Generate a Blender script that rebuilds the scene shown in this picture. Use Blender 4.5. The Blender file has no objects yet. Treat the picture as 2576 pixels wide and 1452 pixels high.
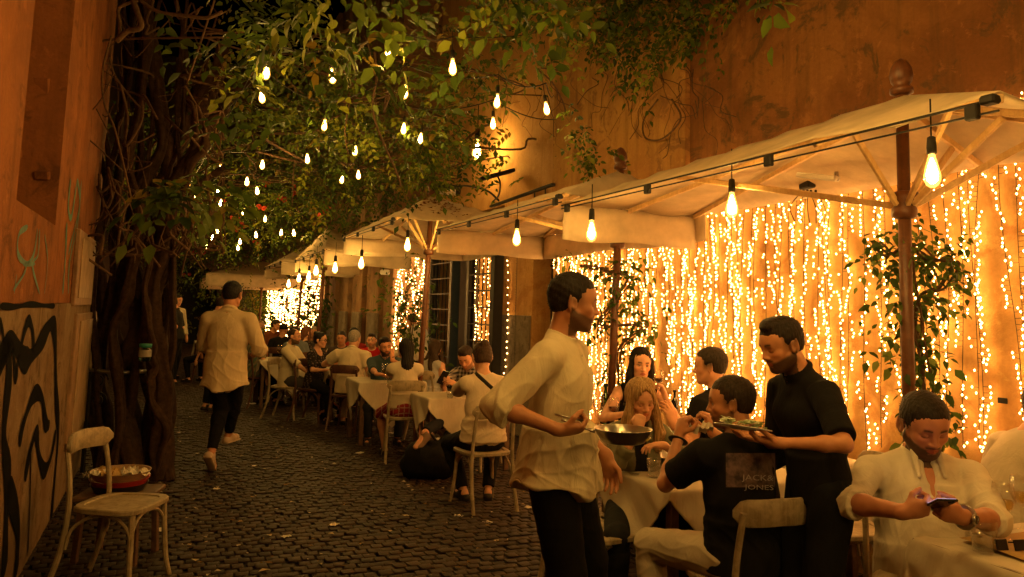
import bpy, math, random, time
import numpy as np
from mathutils import Vector, Matrix
import openvdb as vdb
random.seed(7); RNG = np.random.default_rng(7)
SC = bpy.context.scene
COL = SC.collection
PI = math.pi
T0 = time.time()
# ------------------------------------------------------------------ camera model (units: pixels of a 2576 wide frame)
FPX, PX0, PY0, CAMH = 1900.0, 1288.0, 593.0, 1.6
TILT, ROLL = math.atan(190/1900), math.radians(1.6)
_F = np.array([0, math.cos(TILT), math.sin(TILT)]); _U0 = np.array([0, -math.sin(TILT), math.cos(TILT)]); _R0 = np.array([1.0, 0, 0])
CU = _U0*math.cos(ROLL) - _R0*math.sin(ROLL); CR = _R0*math.cos(ROLL) + _U0*math.sin(ROLL)
CAM = np.array([0, 0, CAMH])
def ray(px, py):
    return _F*FPX + CR*(px-PX0) + CU*(PY0-py)
_vp = ray(430, 759); TH = math.atan2(-_vp[0], _vp[1])
SD = np.array([-math.sin(TH), math.cos(TH), 0.0])      # down the street
SN = np.array([math.cos(TH), math.sin(TH), 0.0])       # across, to the right
STREET = math.atan2(SD[1], SD[0])                      # yaw of the street direction
def S(u, v, z=0.0):
    return SD*u + SN*v + np.array([0, 0, z])
def at_z(px, py, z):
    d = ray(px, py); return CAM + d*((z-CAMH)/d[2])
def at_v(px, py, v):
    d = ray(px, py); return CAM + d*(v/d.dot(SN))
def at_u(px, py, u):
    d = ray(px, py); return CAM + d*(u/d.dot(SD))
def at_d(px, py, Y):
    d = ray(px, py); return CAM + d*(Y/d[1])
def uvz(p):
    return p.dot(SD), p.dot(SN), p[2]
def project(p):
    q = np.asarray(p) - CAM; k = FPX/q.dot(_F); return PX0+q.dot(CR)*k, PY0-q.dot(CU)*k
cam = bpy.data.objects.new('camera', bpy.data.cameras.new('camera')); COL.objects.link(cam)
cam.data.sensor_width = 36; cam.data.lens = FPX/2576*36; cam.data.shift_y = -133/2576
cam.data.clip_start = 0.05; cam.data.clip_end = 400
M = Matrix.Identity(4)
for i in range(3):
    M[i][0] = CR[i]; M[i][1] = CU[i]; M[i][2] = -_F[i]; M[i][3] = CAM[i]
cam.matrix_world = M; SC.camera = cam
# ------------------------------------------------------------------ helpers
def tag(o, label=None, cat=None, group=None, kind=None):
    if label: o['label'] = label
    if cat: o['category'] = cat
    if group: o['group'] = group
    if kind: o['kind'] = kind
    return o
def empty(name, loc=(0, 0, 0), label=None, cat=None, group=None, kind=None):
    o = bpy.data.objects.new(name, None); COL.objects.link(o); o.location = tuple(loc); o.empty_display_size = .1
    return tag(o, label, cat, group, kind)
def wparent(o, par):
    o.parent = par
    if par is not None:
        t = Vector((0, 0, 0)); q = par
        while q is not None: t += q.location+q.matrix_parent_inverse.translation; q = q.parent
        o.matrix_parent_inverse = Matrix.Translation(-t)
def nrm(v):
    v = np.asarray(v, float); return v/(np.linalg.norm(v)+1e-12)
def frame(d, up=(0, 0, 1)):
    d = nrm(d); up = np.asarray(up, float)
    if abs(d.dot(nrm(up))) > .98: up = np.array([1.0, 0, 0]) if abs(d[0]) < .9 else np.array([0, 1.0, 0])
    a = nrm(np.cross(up, d)); b = np.cross(d, a); return a, b, d
def Rz(a):
    c, s = math.cos(a), math.sin(a); return np.array([[c, -s, 0], [s, c, 0], [0, 0, 1.0]])
def Rx(a):
    c, s = math.cos(a), math.sin(a); return np.array([[1.0, 0, 0], [0, c, -s], [0, s, c]])
def Ry(a):
    c, s = math.cos(a), math.sin(a); return np.array([[c, 0, s], [0, 1.0, 0], [-s, 0, c]])
def catmull(P, n=6):
    P = np.asarray(P, float); Q = np.vstack([2*P[0]-P[1], P, 2*P[-1]-P[-2]]); out = []
    for i in range(1, len(Q)-2):
        for t in np.linspace(0, 1, n, endpoint=False):
            a, b, c, d = Q[i-1], Q[i], Q[i+1], Q[i+2]
            out.append(.5*(2*b+(c-a)*t+(2*a-5*b+4*c-d)*t*t+(3*b-a-3*c+d)*t**3))
    out.append(P[-1]); return np.array(out)
class MB:
    def __init__(s): s.V = []; s.F = []; s.C = []; s.n = 0; s.useC = False
    def add(s, V, F, col=None):
        V = np.asarray(V, float); s.V.append(V); s.F += [tuple(int(i)+s.n for i in f) for f in F]
        if col is not None: s.useC = True
        c = np.array([1, 1, 1] if col is None else col, float)
        s.C.append(np.tile(c, (len(V), 1)) if c.ndim == 1 else c); s.n += len(V); return s
    def box(s, c, size, R=None, bev=0.0, col=None):
        h = np.asarray(size, float)/2; c = np.asarray(c, float)
        R = np.eye(3) if R is None else R
        b = min(bev, h.min()*.45)
        if b <= 0:
            V = np.array([[x, y, z] for x in (-1, 1) for y in (-1, 1) for z in (-1, 1)])*h
            F = [(0, 1, 3, 2), (4, 6, 7, 5), (0, 4, 5, 1), (2, 3, 7, 6), (0, 2, 6, 4), (1, 5, 7, 3)]
        else:
            V = []; idx = {}
            for x in (-1, 1):
                for y in (-1, 1):
                    for z in (-1, 1):
                        for k in range(3):
                            p = np.array([x, y, z])*(h-b); p[k] = (x, y, z)[k]*h[k]; idx[(x, y, z, k)] = len(V); V.append(p)
            F = []
            for k in range(3):
                a, d = (k+1) % 3, (k+2) % 3
                for sg in (-1, 1):
                    q = []
                    for (p1, p2) in ((-1, -1), (1, -1), (1, 1), (-1, 1)):
                        t = [0, 0, 0]; t[k] = sg; t[a] = p1; t[d] = p2; q.append(idx[(*t, k)])
                    F.append(tuple(q if sg > 0 else q[::-1]))
            for k in range(3):
                a, d = (k+1) % 3, (k+2) % 3
                for p1 in (-1, 1):
                    for p2 in (-1, 1):
                        t = [0, 0, 0]; t[a] = p1; t[d] = p2; t[k] = -1; lo = tuple(t); t[k] = 1; hi = tuple(t)
                        q = (idx[(*lo, a)], idx[(*hi, a)], idx[(*hi, d)], idx[(*lo, d)])
                        F.append(q if p1*p2 < 0 else q[::-1])
            for x in (-1, 1):
                for y in (-1, 1):
                    for z in (-1, 1):
                        q = tuple(idx[(x, y, z, k)] for k in range(3)); F.append(q if x*y*z > 0 else q[::-1])
            V = np.array(V)
        return s.add(V@R.T+c, F, col)
    def tube(s, P, r, n=8, cap=True, closed=False, sq=1.0, col=None, up=(0, 0, 1)):
        P = np.asarray(P, float); m = len(P); r = np.broadcast_to(np.asarray(r, float), (m,))
        T = np.gradient(P, axis=0)
        if closed: T = np.roll(P, -1, 0)-np.roll(P, 1, 0)
        a, b, _ = frame(T[0], up); V = []
        for i in range(m):
            t = nrm(T[i]); a = nrm(a-t*a.dot(t)); b = np.cross(t, a)
            for j in range(n):
                an = 2*PI*j/n; V.append(P[i]+r[i]*(a*math.cos(an)+b*math.sin(an)*sq))
        F = []
        for i in range(m-1+(1 if closed else 0)):
            k = (i+1) % m
            for j in range(n): F.append((i*n+j, i*n+(j+1) % n, k*n+(j+1) % n, k*n+j))
        if cap and not closed: F.append(tuple(range(n))[::-1]); F.append(tuple((m-1)*n+j for j in range(n)))
        return s.add(V, F, col)
    def bar(s, a, b, w, h=None, up=(0, 0, 1), bev=.002, col=None):
        a = np.asarray(a, float); b = np.asarray(b, float); x, y, d = frame(b-a, up)
        return s.box((a+b)/2, (w, h or w, np.linalg.norm(b-a)), np.array([x, y, d]).T, bev, col)
    def lathe(s, prof, c=(0, 0, 0), n=20, R=None, col=None, cap=True):
        V = []; c = np.asarray(c, float); R = np.eye(3) if R is None else R
        for (r, z) in prof:
            for j in range(n): V.append((r*math.cos(2*PI*j/n), r*math.sin(2*PI*j/n), z))
        F = []
        for i in range(len(prof)-1):
            for j in range(n): F.append((i*n+j, i*n+(j+1) % n, (i+1)*n+(j+1) % n, (i+1)*n+j))
        if cap: F.append(tuple(range(n))[::-1]); F.append(tuple((len(prof)-1)*n+j for j in range(n)))
        return s.add(np.array(V)@R.T+c, F, col)
    def grid(s, V, nu, nv, col=None, flip=False):
        F = []
        for i in range(nu-1):
            for j in range(nv-1):
                q = (i*nv+j, (i+1)*nv+j, (i+1)*nv+j+1, i*nv+j+1); F.append(q[::-1] if flip else q)
        return s.add(V, F, col)
    def build(s, name, mat, parent=None, smooth=False, label=None, cat=None, group=None, kind=None, angle=None, loc=None):
        me = bpy.data.meshes.new(name); V = np.vstack(s.V) if s.V else np.zeros((0, 3))
        L = np.zeros(3) if loc is None else np.asarray(loc, float)
        me.from_pydata((V-L).tolist(), [], s.F)
        if s.useC:
            at = me.color_attributes.new('Col', 'FLOAT_COLOR', 'POINT'); C = np.vstack(s.C)
            at.data.foreach_set('color', np.hstack([C, np.ones((len(C), 1))]).astype(np.float32).ravel())
        me.validate(); me.update()
        if smooth:
            if angle: me.set_sharp_from_angle(angle=angle)
            me.shade_smooth() if not angle else me.polygons.foreach_set('use_smooth', [True]*len(me.polygons))
        me.materials.append(mat)
        o = bpy.data.objects.new(name, me); COL.objects.link(o); o.location = tuple(L); wparent(o, parent)
        return tag(o, label, cat, group, kind)
def npmesh(name, V, F, mat, parent=None, smooth=True, C=None, **kw):
    """V (n,3), F (m,k) arrays of equal sized faces"""
    me = bpy.data.meshes.new(name); V = np.ascontiguousarray(V, np.float32); F = np.ascontiguousarray(F, np.int32); k = F.shape[1]
    me.vertices.add(len(V)); me.vertices.foreach_set('co', V.ravel())
    me.loops.add(F.size); me.loops.foreach_set('vertex_index', F.ravel())
    me.polygons.add(len(F)); me.polygons.foreach_set('loop_start', np.arange(0, F.size, k, dtype=np.int32))
    me.polygons.foreach_set('loop_total', np.full(len(F), k, np.int32))
    me.update(calc_edges=True)
    if C is not None:
        at = me.color_attributes.new('Col', 'FLOAT_COLOR', 'POINT')
        at.data.foreach_set('color', np.hstack([C, np.ones((len(C), 1))]).astype(np.float32).ravel())
    me.polygons.foreach_set('use_smooth', np.full(len(F), smooth))
    me.materials.append(mat)
    o = bpy.data.objects.new(name, me); COL.objects.link(o); wparent(o, parent)
    return tag(o, kw.get('label'), kw.get('cat'), kw.get('group'), kw.get('kind'))
def copy_tree(o, parent=None):
    c = o.copy(); COL.objects.link(c)
    if parent is not None: c.parent = parent
    for ch in list(o.children): copy_tree(ch, c)
    return c
# ------------------------------------------------------------------ materials
def srgb(r, g, b):
    f = lambda c: (c/255/12.92 if c/255 <= .04045 else ((c/255+.055)/1.055)**2.4)
    return (f(r), f(g), f(b))
MATS = {}
class NT:
    def __init__(s, name):
        s.m = bpy.data.materials.new(name); s.m.use_nodes = True; s.t = s.m.node_tree; s.t.nodes.clear()
        s.out = s.t.nodes.new('ShaderNodeOutputMaterial'); s.b = s.t.nodes.new('ShaderNodeBsdfPrincipled'); s.l(s.b.outputs[0], s.out.inputs[0])
    def n(s, t, **kw):
        q = s.t.nodes.new('ShaderNode'+t)
        for k, v in kw.items():
            if k in q.inputs: q.inputs[k].default_value = v
            else: setattr(q, k, v)
        return q
    def l(s, a, b): s.t.links.new(a, b)
    def tc(s, scale=(1, 1, 1), kind='Object', rot=(0, 0, 0)):
        c = s.n('TexCoord'); m = s.n('Mapping'); m.inputs['Scale'].default_value = scale; m.inputs['Rotation'].default_value = rot
        s.l(c.outputs[kind], m.inputs[0]); return m.outputs[0]
    def noise(s, vec, scale, detail=4, rough=.6, dist=0.0):
        q = s.n('TexNoise'); q.inputs['Scale'].default_value = scale; q.inputs['Detail'].default_value = detail; q.inputs['Roughness'].default_value = rough
        q.inputs['Distortion'].default_value = dist; s.l(vec, q.inputs['Vector']); return q.outputs['Fac']
    def ramp(s, fac, stops):
        q = s.n('ValToRGB'); e = q.color_ramp.elements
        while len(e) < len(stops): e.new(.5)
        for k, (p, c) in enumerate(stops):
            e[k].position = p; e[k].color = (*c, 1) if hasattr(c, '__len__') else (c, c, c, 1)
        s.l(fac, q.inputs[0]); return q.outputs[0]
    def mix(s, fac, a, b, mode='MIX'):
        q = s.n('Mix', data_type='RGBA', blend_type=mode)
        for sock, v in ((q.inputs[0], fac), (q.inputs[6], a), (q.inputs[7], b)):
            if hasattr(v, 'is_linked') or isinstance(v, bpy.types.NodeSocket): s.l(v, sock)
            elif not hasattr(v, '__len__'): sock.default_value = v
            else: sock.default_value = (*v, 1)
        return q.outputs[2]
    def bump(s, h, strength=.3, dist=.01, normal=None):
        q = s.n('Bump'); q.inputs['Strength'].default_value = strength; q.inputs['Distance'].default_value = dist; s.l(h, q.inputs['Height'])
        if normal: s.l(normal, q.inputs['Normal'])
        s.l(q.outputs[0], s.b.inputs['Normal']); return q.outputs[0]
    def set(s, rough=.6, metal=0.0, spec=.5, col=None):
        s.b.inputs['Roughness'].default_value = rough; s.b.inputs['Metallic'].default_value = metal; s.b.inputs['Specular IOR Level'].default_value = spec
        if col is not None:
            if isinstance(col, bpy.types.NodeSocket): s.l(col, s.b.inputs['Base Color'])
            else: s.b.inputs['Base Color'].default_value = (*col, 1)
        return s.m
def m_plain(name, col, rough=.6, metal=0.0, spec=.5, var=.25, vscale=8, bump=.15, bscale=60):
    """base colour with mild uneven wear + fine bump"""
    if name in MATS: return MATS[name]
    t = NT(name); v = t.tc()
    n1 = t.noise(v, vscale, 5, .65); c = np.array(col)
    cc = t.ramp(n1, [(.3, tuple(c*(1-var))), (.7, tuple(np.minimum(c*(1+var), 1)))])
    t.bump(t.noise(v, bscale, 3), bump, .004)
    MATS[name] = t.set(rough, metal, spec, cc); return MATS[name]
def m_wood(name, c1, c2, rough=.5, scale=(30, 30, 2)):
    if name in MATS: return MATS[name]
    t = NT(name); v = t.tc(scale); n = t.noise(v, 1.0, 5, .6, 1.2); v2 = t.tc(); n2 = t.noise(v2, 14, 4, .7)
    c = t.mix(t.ramp(n2, [(.45, 0.0), (.62, 1.0)]), t.ramp(n, [(.35, c1), (.65, c2)]), tuple(np.array(c2)*1.15), 'MIX')
    t.bump(n, .2, .003); MATS[name] = t.set(rough, 0, .4, c); return MATS[name]
def m_cloth(name, col, rough=.85, wr=.5, weave=500, var=.12, transl=0.0):
    if name in MATS: return MATS[name]
    t = NT(name); v = t.tc(); c = np.array(col)
    n = t.noise(v, 5, 4, .6); cc = t.ramp(n, [(.3, tuple(c*(1-var))), (.7, tuple(np.minimum(c*(1+var), 1)))])
    w = t.noise(t.tc((1, 1, .35)), 22, 3, .55, .8)
    b1 = t.n('Bump'); b1.inputs['Strength'].default_value = wr; b1.inputs['Distance'].default_value = .012; t.l(w, b1.inputs['Height'])
    t.bump(t.noise(v, weave, 1), .25, .001, b1.outputs[0])
    MATS[name] = t.set(rough, 0, .08, cc)
    if transl:
        tr = t.n('BsdfTranslucent'); t.l(cc, tr.inputs[0]); mx = t.n('MixShader'); mx.inputs[0].default_value = transl
        t.l(t.b.outputs[0], mx.inputs[1]); t.l(tr.outputs[0], mx.inputs[2]); t.l(mx.outputs[0], t.out.inputs[0])
    return MATS[name]
def m_attr(name, rough=.5, spec=.4, bump=.1, bscale=120, transl=0.0, mul=None):
    """colour comes from the mesh's own Col attribute (skin, prints, leaves)"""
    if name in MATS: return MATS[name]
    t = NT(name); a = t.n('Attribute', attribute_name='Col'); v = t.tc(); n = t.noise(v, 25, 4)
    c = t.mix(1.0, a.outputs['Color'], t.ramp(n, [(.3, .88), (.7, 1.0)]), 'MULTIPLY')
    t.bump(t.noise(v, bscale, 2), bump, .002)
    MATS[name] = t.set(rough, 0, spec, c)
    if transl:
        tr = t.n('BsdfTranslucent'); t.l(c, tr.inputs[0]); mx = t.n('MixShader'); mx.inputs[0].default_value = transl
        t.l(t.b.outputs[0], mx.inputs[1]); t.l(tr.outputs[0], mx.inputs[2]); t.l(mx.outputs[0], t.out.inputs[0])
    return MATS[name]
def m_emit(name, col, strength):
    if name in MATS: return MATS[name]
    m = bpy.data.materials.new(name); m.use_nodes = True; t = m.node_tree; t.nodes.clear()
    o = t.nodes.new('ShaderNodeOutputMaterial'); e = t.nodes.new('ShaderNodeEmission'); e.inputs[0].default_value = (*col, 1); e.inputs[1].default_value = strength
    t.links.new(e.outputs[0], o.inputs[0]); MATS[name] = m; return m
def m_glass(name, col=(1, 1, 1), rough=0.0, ior=1.45):
    """thin clear glass: mostly see-through, with real fresnel reflections"""
    if name in MATS: return MATS[name]
    m = bpy.data.materials.new(name); m.use_nodes = True; t = m.node_tree; t.nodes.clear()
    o = t.nodes.new('ShaderNodeOutputMaterial'); tr = t.nodes.new('ShaderNodeBsdfTransparent'); tr.inputs[0].default_value = (*col, 1)
    g = t.nodes.new('ShaderNodeBsdfGlossy'); g.inputs['Roughness'].default_value = .04; fr = t.nodes.new('ShaderNodeMapRange'); lw = t.nodes.new('ShaderNodeLayerWeight'); lw.inputs[0].default_value = .25; t.links.new(lw.outputs['Facing'], fr.inputs[0]); fr.inputs[3].default_value = .05; fr.inputs[4].default_value = .55
    mx = t.nodes.new('ShaderNodeMixShader'); t.links.new(fr.outputs[0], mx.inputs[0]); t.links.new(tr.outputs[0], mx.inputs[1]); t.links.new(g.outputs[0], mx.inputs[2]); t.links.new(mx.outputs[0], o.inputs[0])
    MATS[name] = m; return m
WARM = (1.0, .50, .13)
E_EDISON, E_FAIRY = 150.0, 23.0
CREAM = m_cloth('canopy canvas', (.62, .49, .33), .8, .45, 300, .16, .28)
POLEW = m_wood('varnished pole wood', (.075, .026, .010), (.12, .042, .016), .45)
RIBW = m_wood('pale rib wood', (.50, .30, .12), (.62, .40, .18), .45)
BLACKM = m_plain('black metal', (.015, .012, .010), .6, 0, .25)
GREYM = m_plain('grey galvanised metal', (.35, .33, .3), .4, .8)
CHAIRW = m_wood('worn cream chair paint', (.21, .155, .09), (.34, .26, .16), .5)
CHAIRD = m_wood('dark brown chair wood', (.05, .02, .01), (.10, .04, .02), .4)
DARKW = m_wood('dark table wood', (.06, .03, .015), (.12, .06, .03), .5)
LINEN = m_cloth('cream linen', (.56, .48, .36), .9, .35, 350, .06)
BARK = m_plain('vine bark', (.10, .055, .03), .9, 0, .2, .45, 22, .9, 90)
GLASS = m_glass('clear glass')
CERAMIC = m_plain('white ceramic', (.75, .72, .66), .15, 0, .5, .03)
EXPO = 0.8
# ================================================================== setting
RS = np.array([SN, SD, [0, 0, 1.0]]).T     # street frame: x across, y along, z up
def sbox(mb, v0, v1, u0, u1, z0, z1, bev=0.0, col=None):
    return mb.box(S((u0+u1)/2, (v0+v1)/2, (z0+z1)/2), (abs(v1-v0), abs(u1-u0), abs(z1-z0)), RS, bev, col)
def m_plaster(name, base, patch, dark, rough=.9, sc=1.0, seed=0.0):
    t = NT(name); v = t.tc((1, 1, 1)); vm = t.n('Mapping'); vm.inputs['Location'].default_value = (seed, seed*2, seed); t.l(v, vm.inputs[0]); v = vm.outputs[0]
    big = t.noise(v, 1.1*sc, 6, .62, .6); mid = t.noise(v, 3.2*sc, 6, .7, 1.0); fine = t.noise(v, 40, 4, .7)
    vs = t.n('Mapping'); vs.inputs['Scale'].default_value = (4, 4, .35); t.l(v, vs.inputs[0]); streak = t.noise(vs.outputs[0], 2.0, 5, .65)
    c = t.mix(t.ramp(big, [(.44, 0.0), (.60, 1.0)]), base, patch)
    c = t.mix(t.ramp(mid, [(.54, 0.0), (.62, .8)]), c, dark); c = t.mix(t.ramp(t.noise(v, 7*sc, 7, .75, .5), [(.58, 0.0), (.62, .45)]), c, tuple(np.minimum(np.array(base)*1.35, .7)))
    c = t.mix(t.ramp(streak, [(.50, 0.0), (.75, .6)]), c, tuple(np.array(dark)*.8))
    c = t.mix(.35, c, t.ramp(fine, [(.3, .55), (.7, 1.0)]), 'MULTIPLY')
    t.bump(t.noise(v, 14, 8, .7), .5, .02); return t.set(rough, 0, .2, c)
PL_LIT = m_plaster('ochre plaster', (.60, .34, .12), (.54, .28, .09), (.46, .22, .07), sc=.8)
PL_UP = m_plaster('stained dimmed orange plaster', (.30, .13, .04), (.20, .08, .027), (.10, .06, .028), sc=1.0, seed=3)  # stained, with the upper wall's dimness painted into a darker base
PL_FAR = m_plaster('weathered grey brown plaster', (.30, .18, .09), (.24, .12, .06), (.14, .09, .06), seed=7)
PL_LEFT = m_plaster('terracotta plaster', (.30, .105, .032), (.23, .078, .024), (.14, .05, .018), sc=1.0, seed=11)
PL_CHALK = m_plaster('chalky lower plaster', (.25, .165, .095), (.19, .11, .06), (.11, .06, .03), sc=1.6, seed=5)
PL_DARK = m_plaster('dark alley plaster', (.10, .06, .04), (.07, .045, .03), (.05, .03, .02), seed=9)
STONE = m_plaster('grey stone plinth', (.24, .19, .14), (.18, .14, .10), (.12, .09, .07), sc=3, seed=13)

# ground sheet and cobbles
g = MB(); g.box((0, 30, -.06), (200, 200, .1)); g.build('ground', m_plain('dark street grit', (.022, .018, .015), .9), kind='structure')
def cobbles():
    V = []; F = []; C = []; p = .084; k = 0
    us = np.concatenate([np.arange(1.6, 17, p), np.arange(17, 31, p*1.5)]); vs = np.arange(-1.65, 4.1, p); rng = np.random.default_rng(3)
    base = np.array([[-1, -1], [1, -1], [1, 1], [-1, 1]])
    for i, u in enumerate(us):
        
        off = (i % 2)*p/2
        for v in vs:
            c = np.array([u+rng.normal(0, .004), v+off+rng.normal(0, .006)+.03*math.sin(u*.7)])
            a = p/2*np.array([rng.uniform(.84, .97), rng.uniform(.82, .97)]); r = rng.normal(0, .07); cr, sr = math.cos(r), math.sin(r)
            z = .004*math.sin(u*1.3+v)+.006*math.sin(v*2.1+u*.6)+rng.normal(0, .003); tl = rng.normal(0, .022, 2)
            col = np.array([.032, .0155, .0070])*rng.uniform(.65, 1.35)*(1.0+.3*math.sin(u*2+v*3)*rng.random())
            for (sc, dz) in ((1, -.008), (1, -.0025), (.84, .0)):
                for b in base:
                    q = b*a*sc*(1+rng.normal(0, .03, 2)); q = np.array([q[0]*cr-q[1]*sr, q[0]*sr+q[1]*cr])
                    V.append((*(c+q), z+dz+q.dot(tl))); C.append(col)
            for lv in (0, 4):
                for j in range(4): F.append((k+lv+j, k+lv+(j+1) % 4, k+lv+4+(j+1) % 4, k+lv+4+j))
            F.append((k+8, k+9, k+10, k+11)); k += 12
    V = np.array(V); W = V[:, :1]*SD+V[:, 1:2]*SN; W[:, 2] = V[:, 2]+.012
    F = np.array(F)[:, ::-1]
    t = NT('basalt cobble'); at = t.n('Attribute', attribute_name='Col'); v = t.tc(); n = t.noise(v, 60, 4, .7)
    c = t.mix(1.0, at.outputs['Color'], t.ramp(n, [(.3, .6), (.7, 1.0)]), 'MULTIPLY'); t.bump(t.noise(v, 90, 4, .7), .5, .004)
    c = t.mix(t.ramp(t.noise(v, 1.6, 5, .7), [(.5, 0.0), (.7, .5)]), c, (.05, .03, .018))
    t.set(.5, 0, .25, c); rr = t.n('MapRange'); rr.inputs[3].default_value = .5; rr.inputs[4].default_value = .8; t.l(n, rr.inputs[0]); t.l(rr.outputs[0], t.b.inputs['Roughness'])
    npmesh('street', W, F, t.m, smooth=True, C=np.array(C), kind='structure')
cobbles()

# ---------------- right hand building
VN, VD, VF = 4.1, 4.22, 3.5
uA = uvz(at_v(1393, 700, VN))[0]; uSt = uvz(at_v(985, 780, VF))[0]
RB = empty('restaurant_building', S(uA, VN, 0), 'long orange plastered building running down the right side behind the parasols', 'building')
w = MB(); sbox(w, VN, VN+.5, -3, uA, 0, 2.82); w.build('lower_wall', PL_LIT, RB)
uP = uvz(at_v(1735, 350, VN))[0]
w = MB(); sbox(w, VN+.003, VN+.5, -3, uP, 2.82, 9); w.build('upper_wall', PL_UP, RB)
PL_MID = m_plaster('lamplit ochre plaster', (.50, .27, .08), (.40, .19, .06), (.24, .12, .05), sc=1.3, seed=4)  # lighter copy of the wall plaster, the wall bulb's light painted into its colour
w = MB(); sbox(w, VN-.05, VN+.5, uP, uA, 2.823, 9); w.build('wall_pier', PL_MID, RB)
def ud(px, v=VD, py=800): return uvz(at_v(px, py, v))[0]
w = MB()
arch0, arch1 = ud(1389), ud(1338); door0, door1 = ud(1262), ud(1083)
sbox(w, VD, VD+.5, uA, arch0, 0, 9); sbox(w, VD+.001, VD+.5, arch0, arch1, 2.9, 9)
sbox(w, VD, VD+.5, arch1, door0, 0, 9); sbox(w, VD+.001, VD+.5, door0, door1, 3.1, 9); sbox(w, VD, VD+.5, door1, uSt, 0, 9)
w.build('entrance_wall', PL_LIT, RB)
w = MB(); sbox(w, VD-.03, VD+.002, arch1+.02, door0-.02, 0, 1.55, .01); w.build('stone_plinth', STONE, RB)
w = MB(); sbox(w, VF, VF+1.3, uSt, 31, 0, 9)
for q in np.linspace(uSt+.6, 20, 6): sbox(w, VF-.10, VF+.002, q, q+.45, 0, 9, .01)
w.build('far_wall', PL_FAR, RB)
w = MB()
for q in np.linspace(uSt+.6, 20, 6): sbox(w, VF-.16, VF-.08, q-.08, q+.53, 0, 1.5, .02)
w.build('stone_base', STONE, RB)
# arched window with iron fanlight
aw = MB(); sbox(aw, VD+.30, VD+.34, arch0, arch1, 0, 2.9); ao = aw.build('arched_window', m_plain('dark window glass', (.012, .01, .008), .15), RB)
b = MB()
for q in np.linspace(arch0+.02, arch1-.02, 5): b.bar(S(q, VD+.27, .8), S(q, VD+.27, 2.9), .025)
for z in (1.2, 1.7, 2.2, 2.55): b.bar(S(arch0, VD+.26, z), S(arch1, VD+.26, z), .025)
b.build('iron_grid', BLACKM, ao)
# doorway
d1 = ud(1205); d2 = ud(1140)
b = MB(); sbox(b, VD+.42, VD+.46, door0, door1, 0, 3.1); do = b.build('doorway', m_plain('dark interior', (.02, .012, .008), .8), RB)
b = MB()
for q in (d1, d1+.35, d2, door1-.06): sbox(b, VD-.05, VD+.1, q, q+.12, 0, 3.05, .01)
sbox(b, VD-.05, VD+.1, d1, door1, 2.95, 3.09, .01); b.build('door_frame', m_wood('dark green door paint', (.010, .008, .006), (.018, .014, .010)), do)
b = MB()
for q in np.linspace(d2+.15, door1-.1, 6): b.bar(S(q, VD-.02, .1), S(q, VD-.02, 2.95), .02)
for z in np.arange(.3, 2.9, .26): b.bar(S(d2, VD-.03, z), S(door1, VD-.03, z), .022)
b.build('iron_grille', BLACKM, do)
b = MB(); sbox(b, VD+.3, VD+.31, d1+.47, d1+.62, .5, 2.5); b.build('lit_interior', m_emit('interior glow', (.75, .8, .35), .9), do)  # emissive strip standing for the bright slit of the interior
# glazed leaf with fairy lights behind an iron grid
b = MB()
for q in np.linspace(door0+.03, d1-.02, 6): b.bar(S(q, VD-.16, .15), S(q, VD-.16, 2.9), .018)
for z in np.arange(.2, 2.95, .24): b.bar(S(door0, VD-.17, z), S(d1, VD-.17, z), .02)
b.build('folding_grille', BLACKM, RB)
b = MB(); sbox(b, VD-.2, VD-.06, door0-.17, door0-.02, 0, 2.95, .01); b.build('grille_post', BLACKM, RB)
b = MB(); sbox(b, VD-.04, VD-.02, door0, d1, 0, 3.0); b.build('door_leaf', PL_LIT, RB)
# ---------------- far end wall with dark arch
EB = empty('end_building', S(31.2, 0, 0), 'dark building with a black archway closing the far end of the street', 'building')
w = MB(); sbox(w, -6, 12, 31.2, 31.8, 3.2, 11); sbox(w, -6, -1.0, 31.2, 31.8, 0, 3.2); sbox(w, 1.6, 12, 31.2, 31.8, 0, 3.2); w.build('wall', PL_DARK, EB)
w = MB(); pts = [(-1.0, 3.2)]+[(.3+1.3*math.cos(a), 2.2+1.0*math.sin(a)) for a in np.linspace(PI, 0, 13)]+[(1.6, 3.2)]
V = [S(31.25, v, z) for v, z in pts]+[S(31.7, v, z) for v, z in pts]; n = len(pts)
F = [(0, i, i+1) for i in range(1, n//2)]+[(n-1, i, i+1) for i in range(n//2, n-2)]+[(0, n//2, n-1)]+[(i, i+1, i+1+n, i+n) for i in range(1, n-2)]
w.add(V, F); w.build('arch', PL_DARK, EB)
w = MB(); sbox(w, -1.2, 1.8, 32.5, 32.6, 0, 3.4); w.build('gate', m_plain('black timber gate', (.008, .007, .006), .8), EB)
# ---------------- left hand building
VL = -.70
LB = empty('graffiti_building', S(5, VL, 0), 'terracotta building on the left with a deep window recess and graffiti on its base', 'building')
uL0 = uvz(at_v(40, 515, VL))[0]; uL1 = uvz(at_v(138, 577, VL))[0]; uLe = uvz(at_v(238, 700, VL))[0]
w = MB(); TL = VL-.55
sbox(w, VL, TL, -3, uLe, 1.57, 2.06); sbox(w, VL, TL, uL1, uLe, 2.06, 9); sbox(w, VL, TL, 3.55, uL0, 2.06, 9)
sbox(w, VL, TL, -3, 3.55, 2.06, 2.95); sbox(w, VL, TL, -3, 2.4, 2.95, 9)
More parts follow.
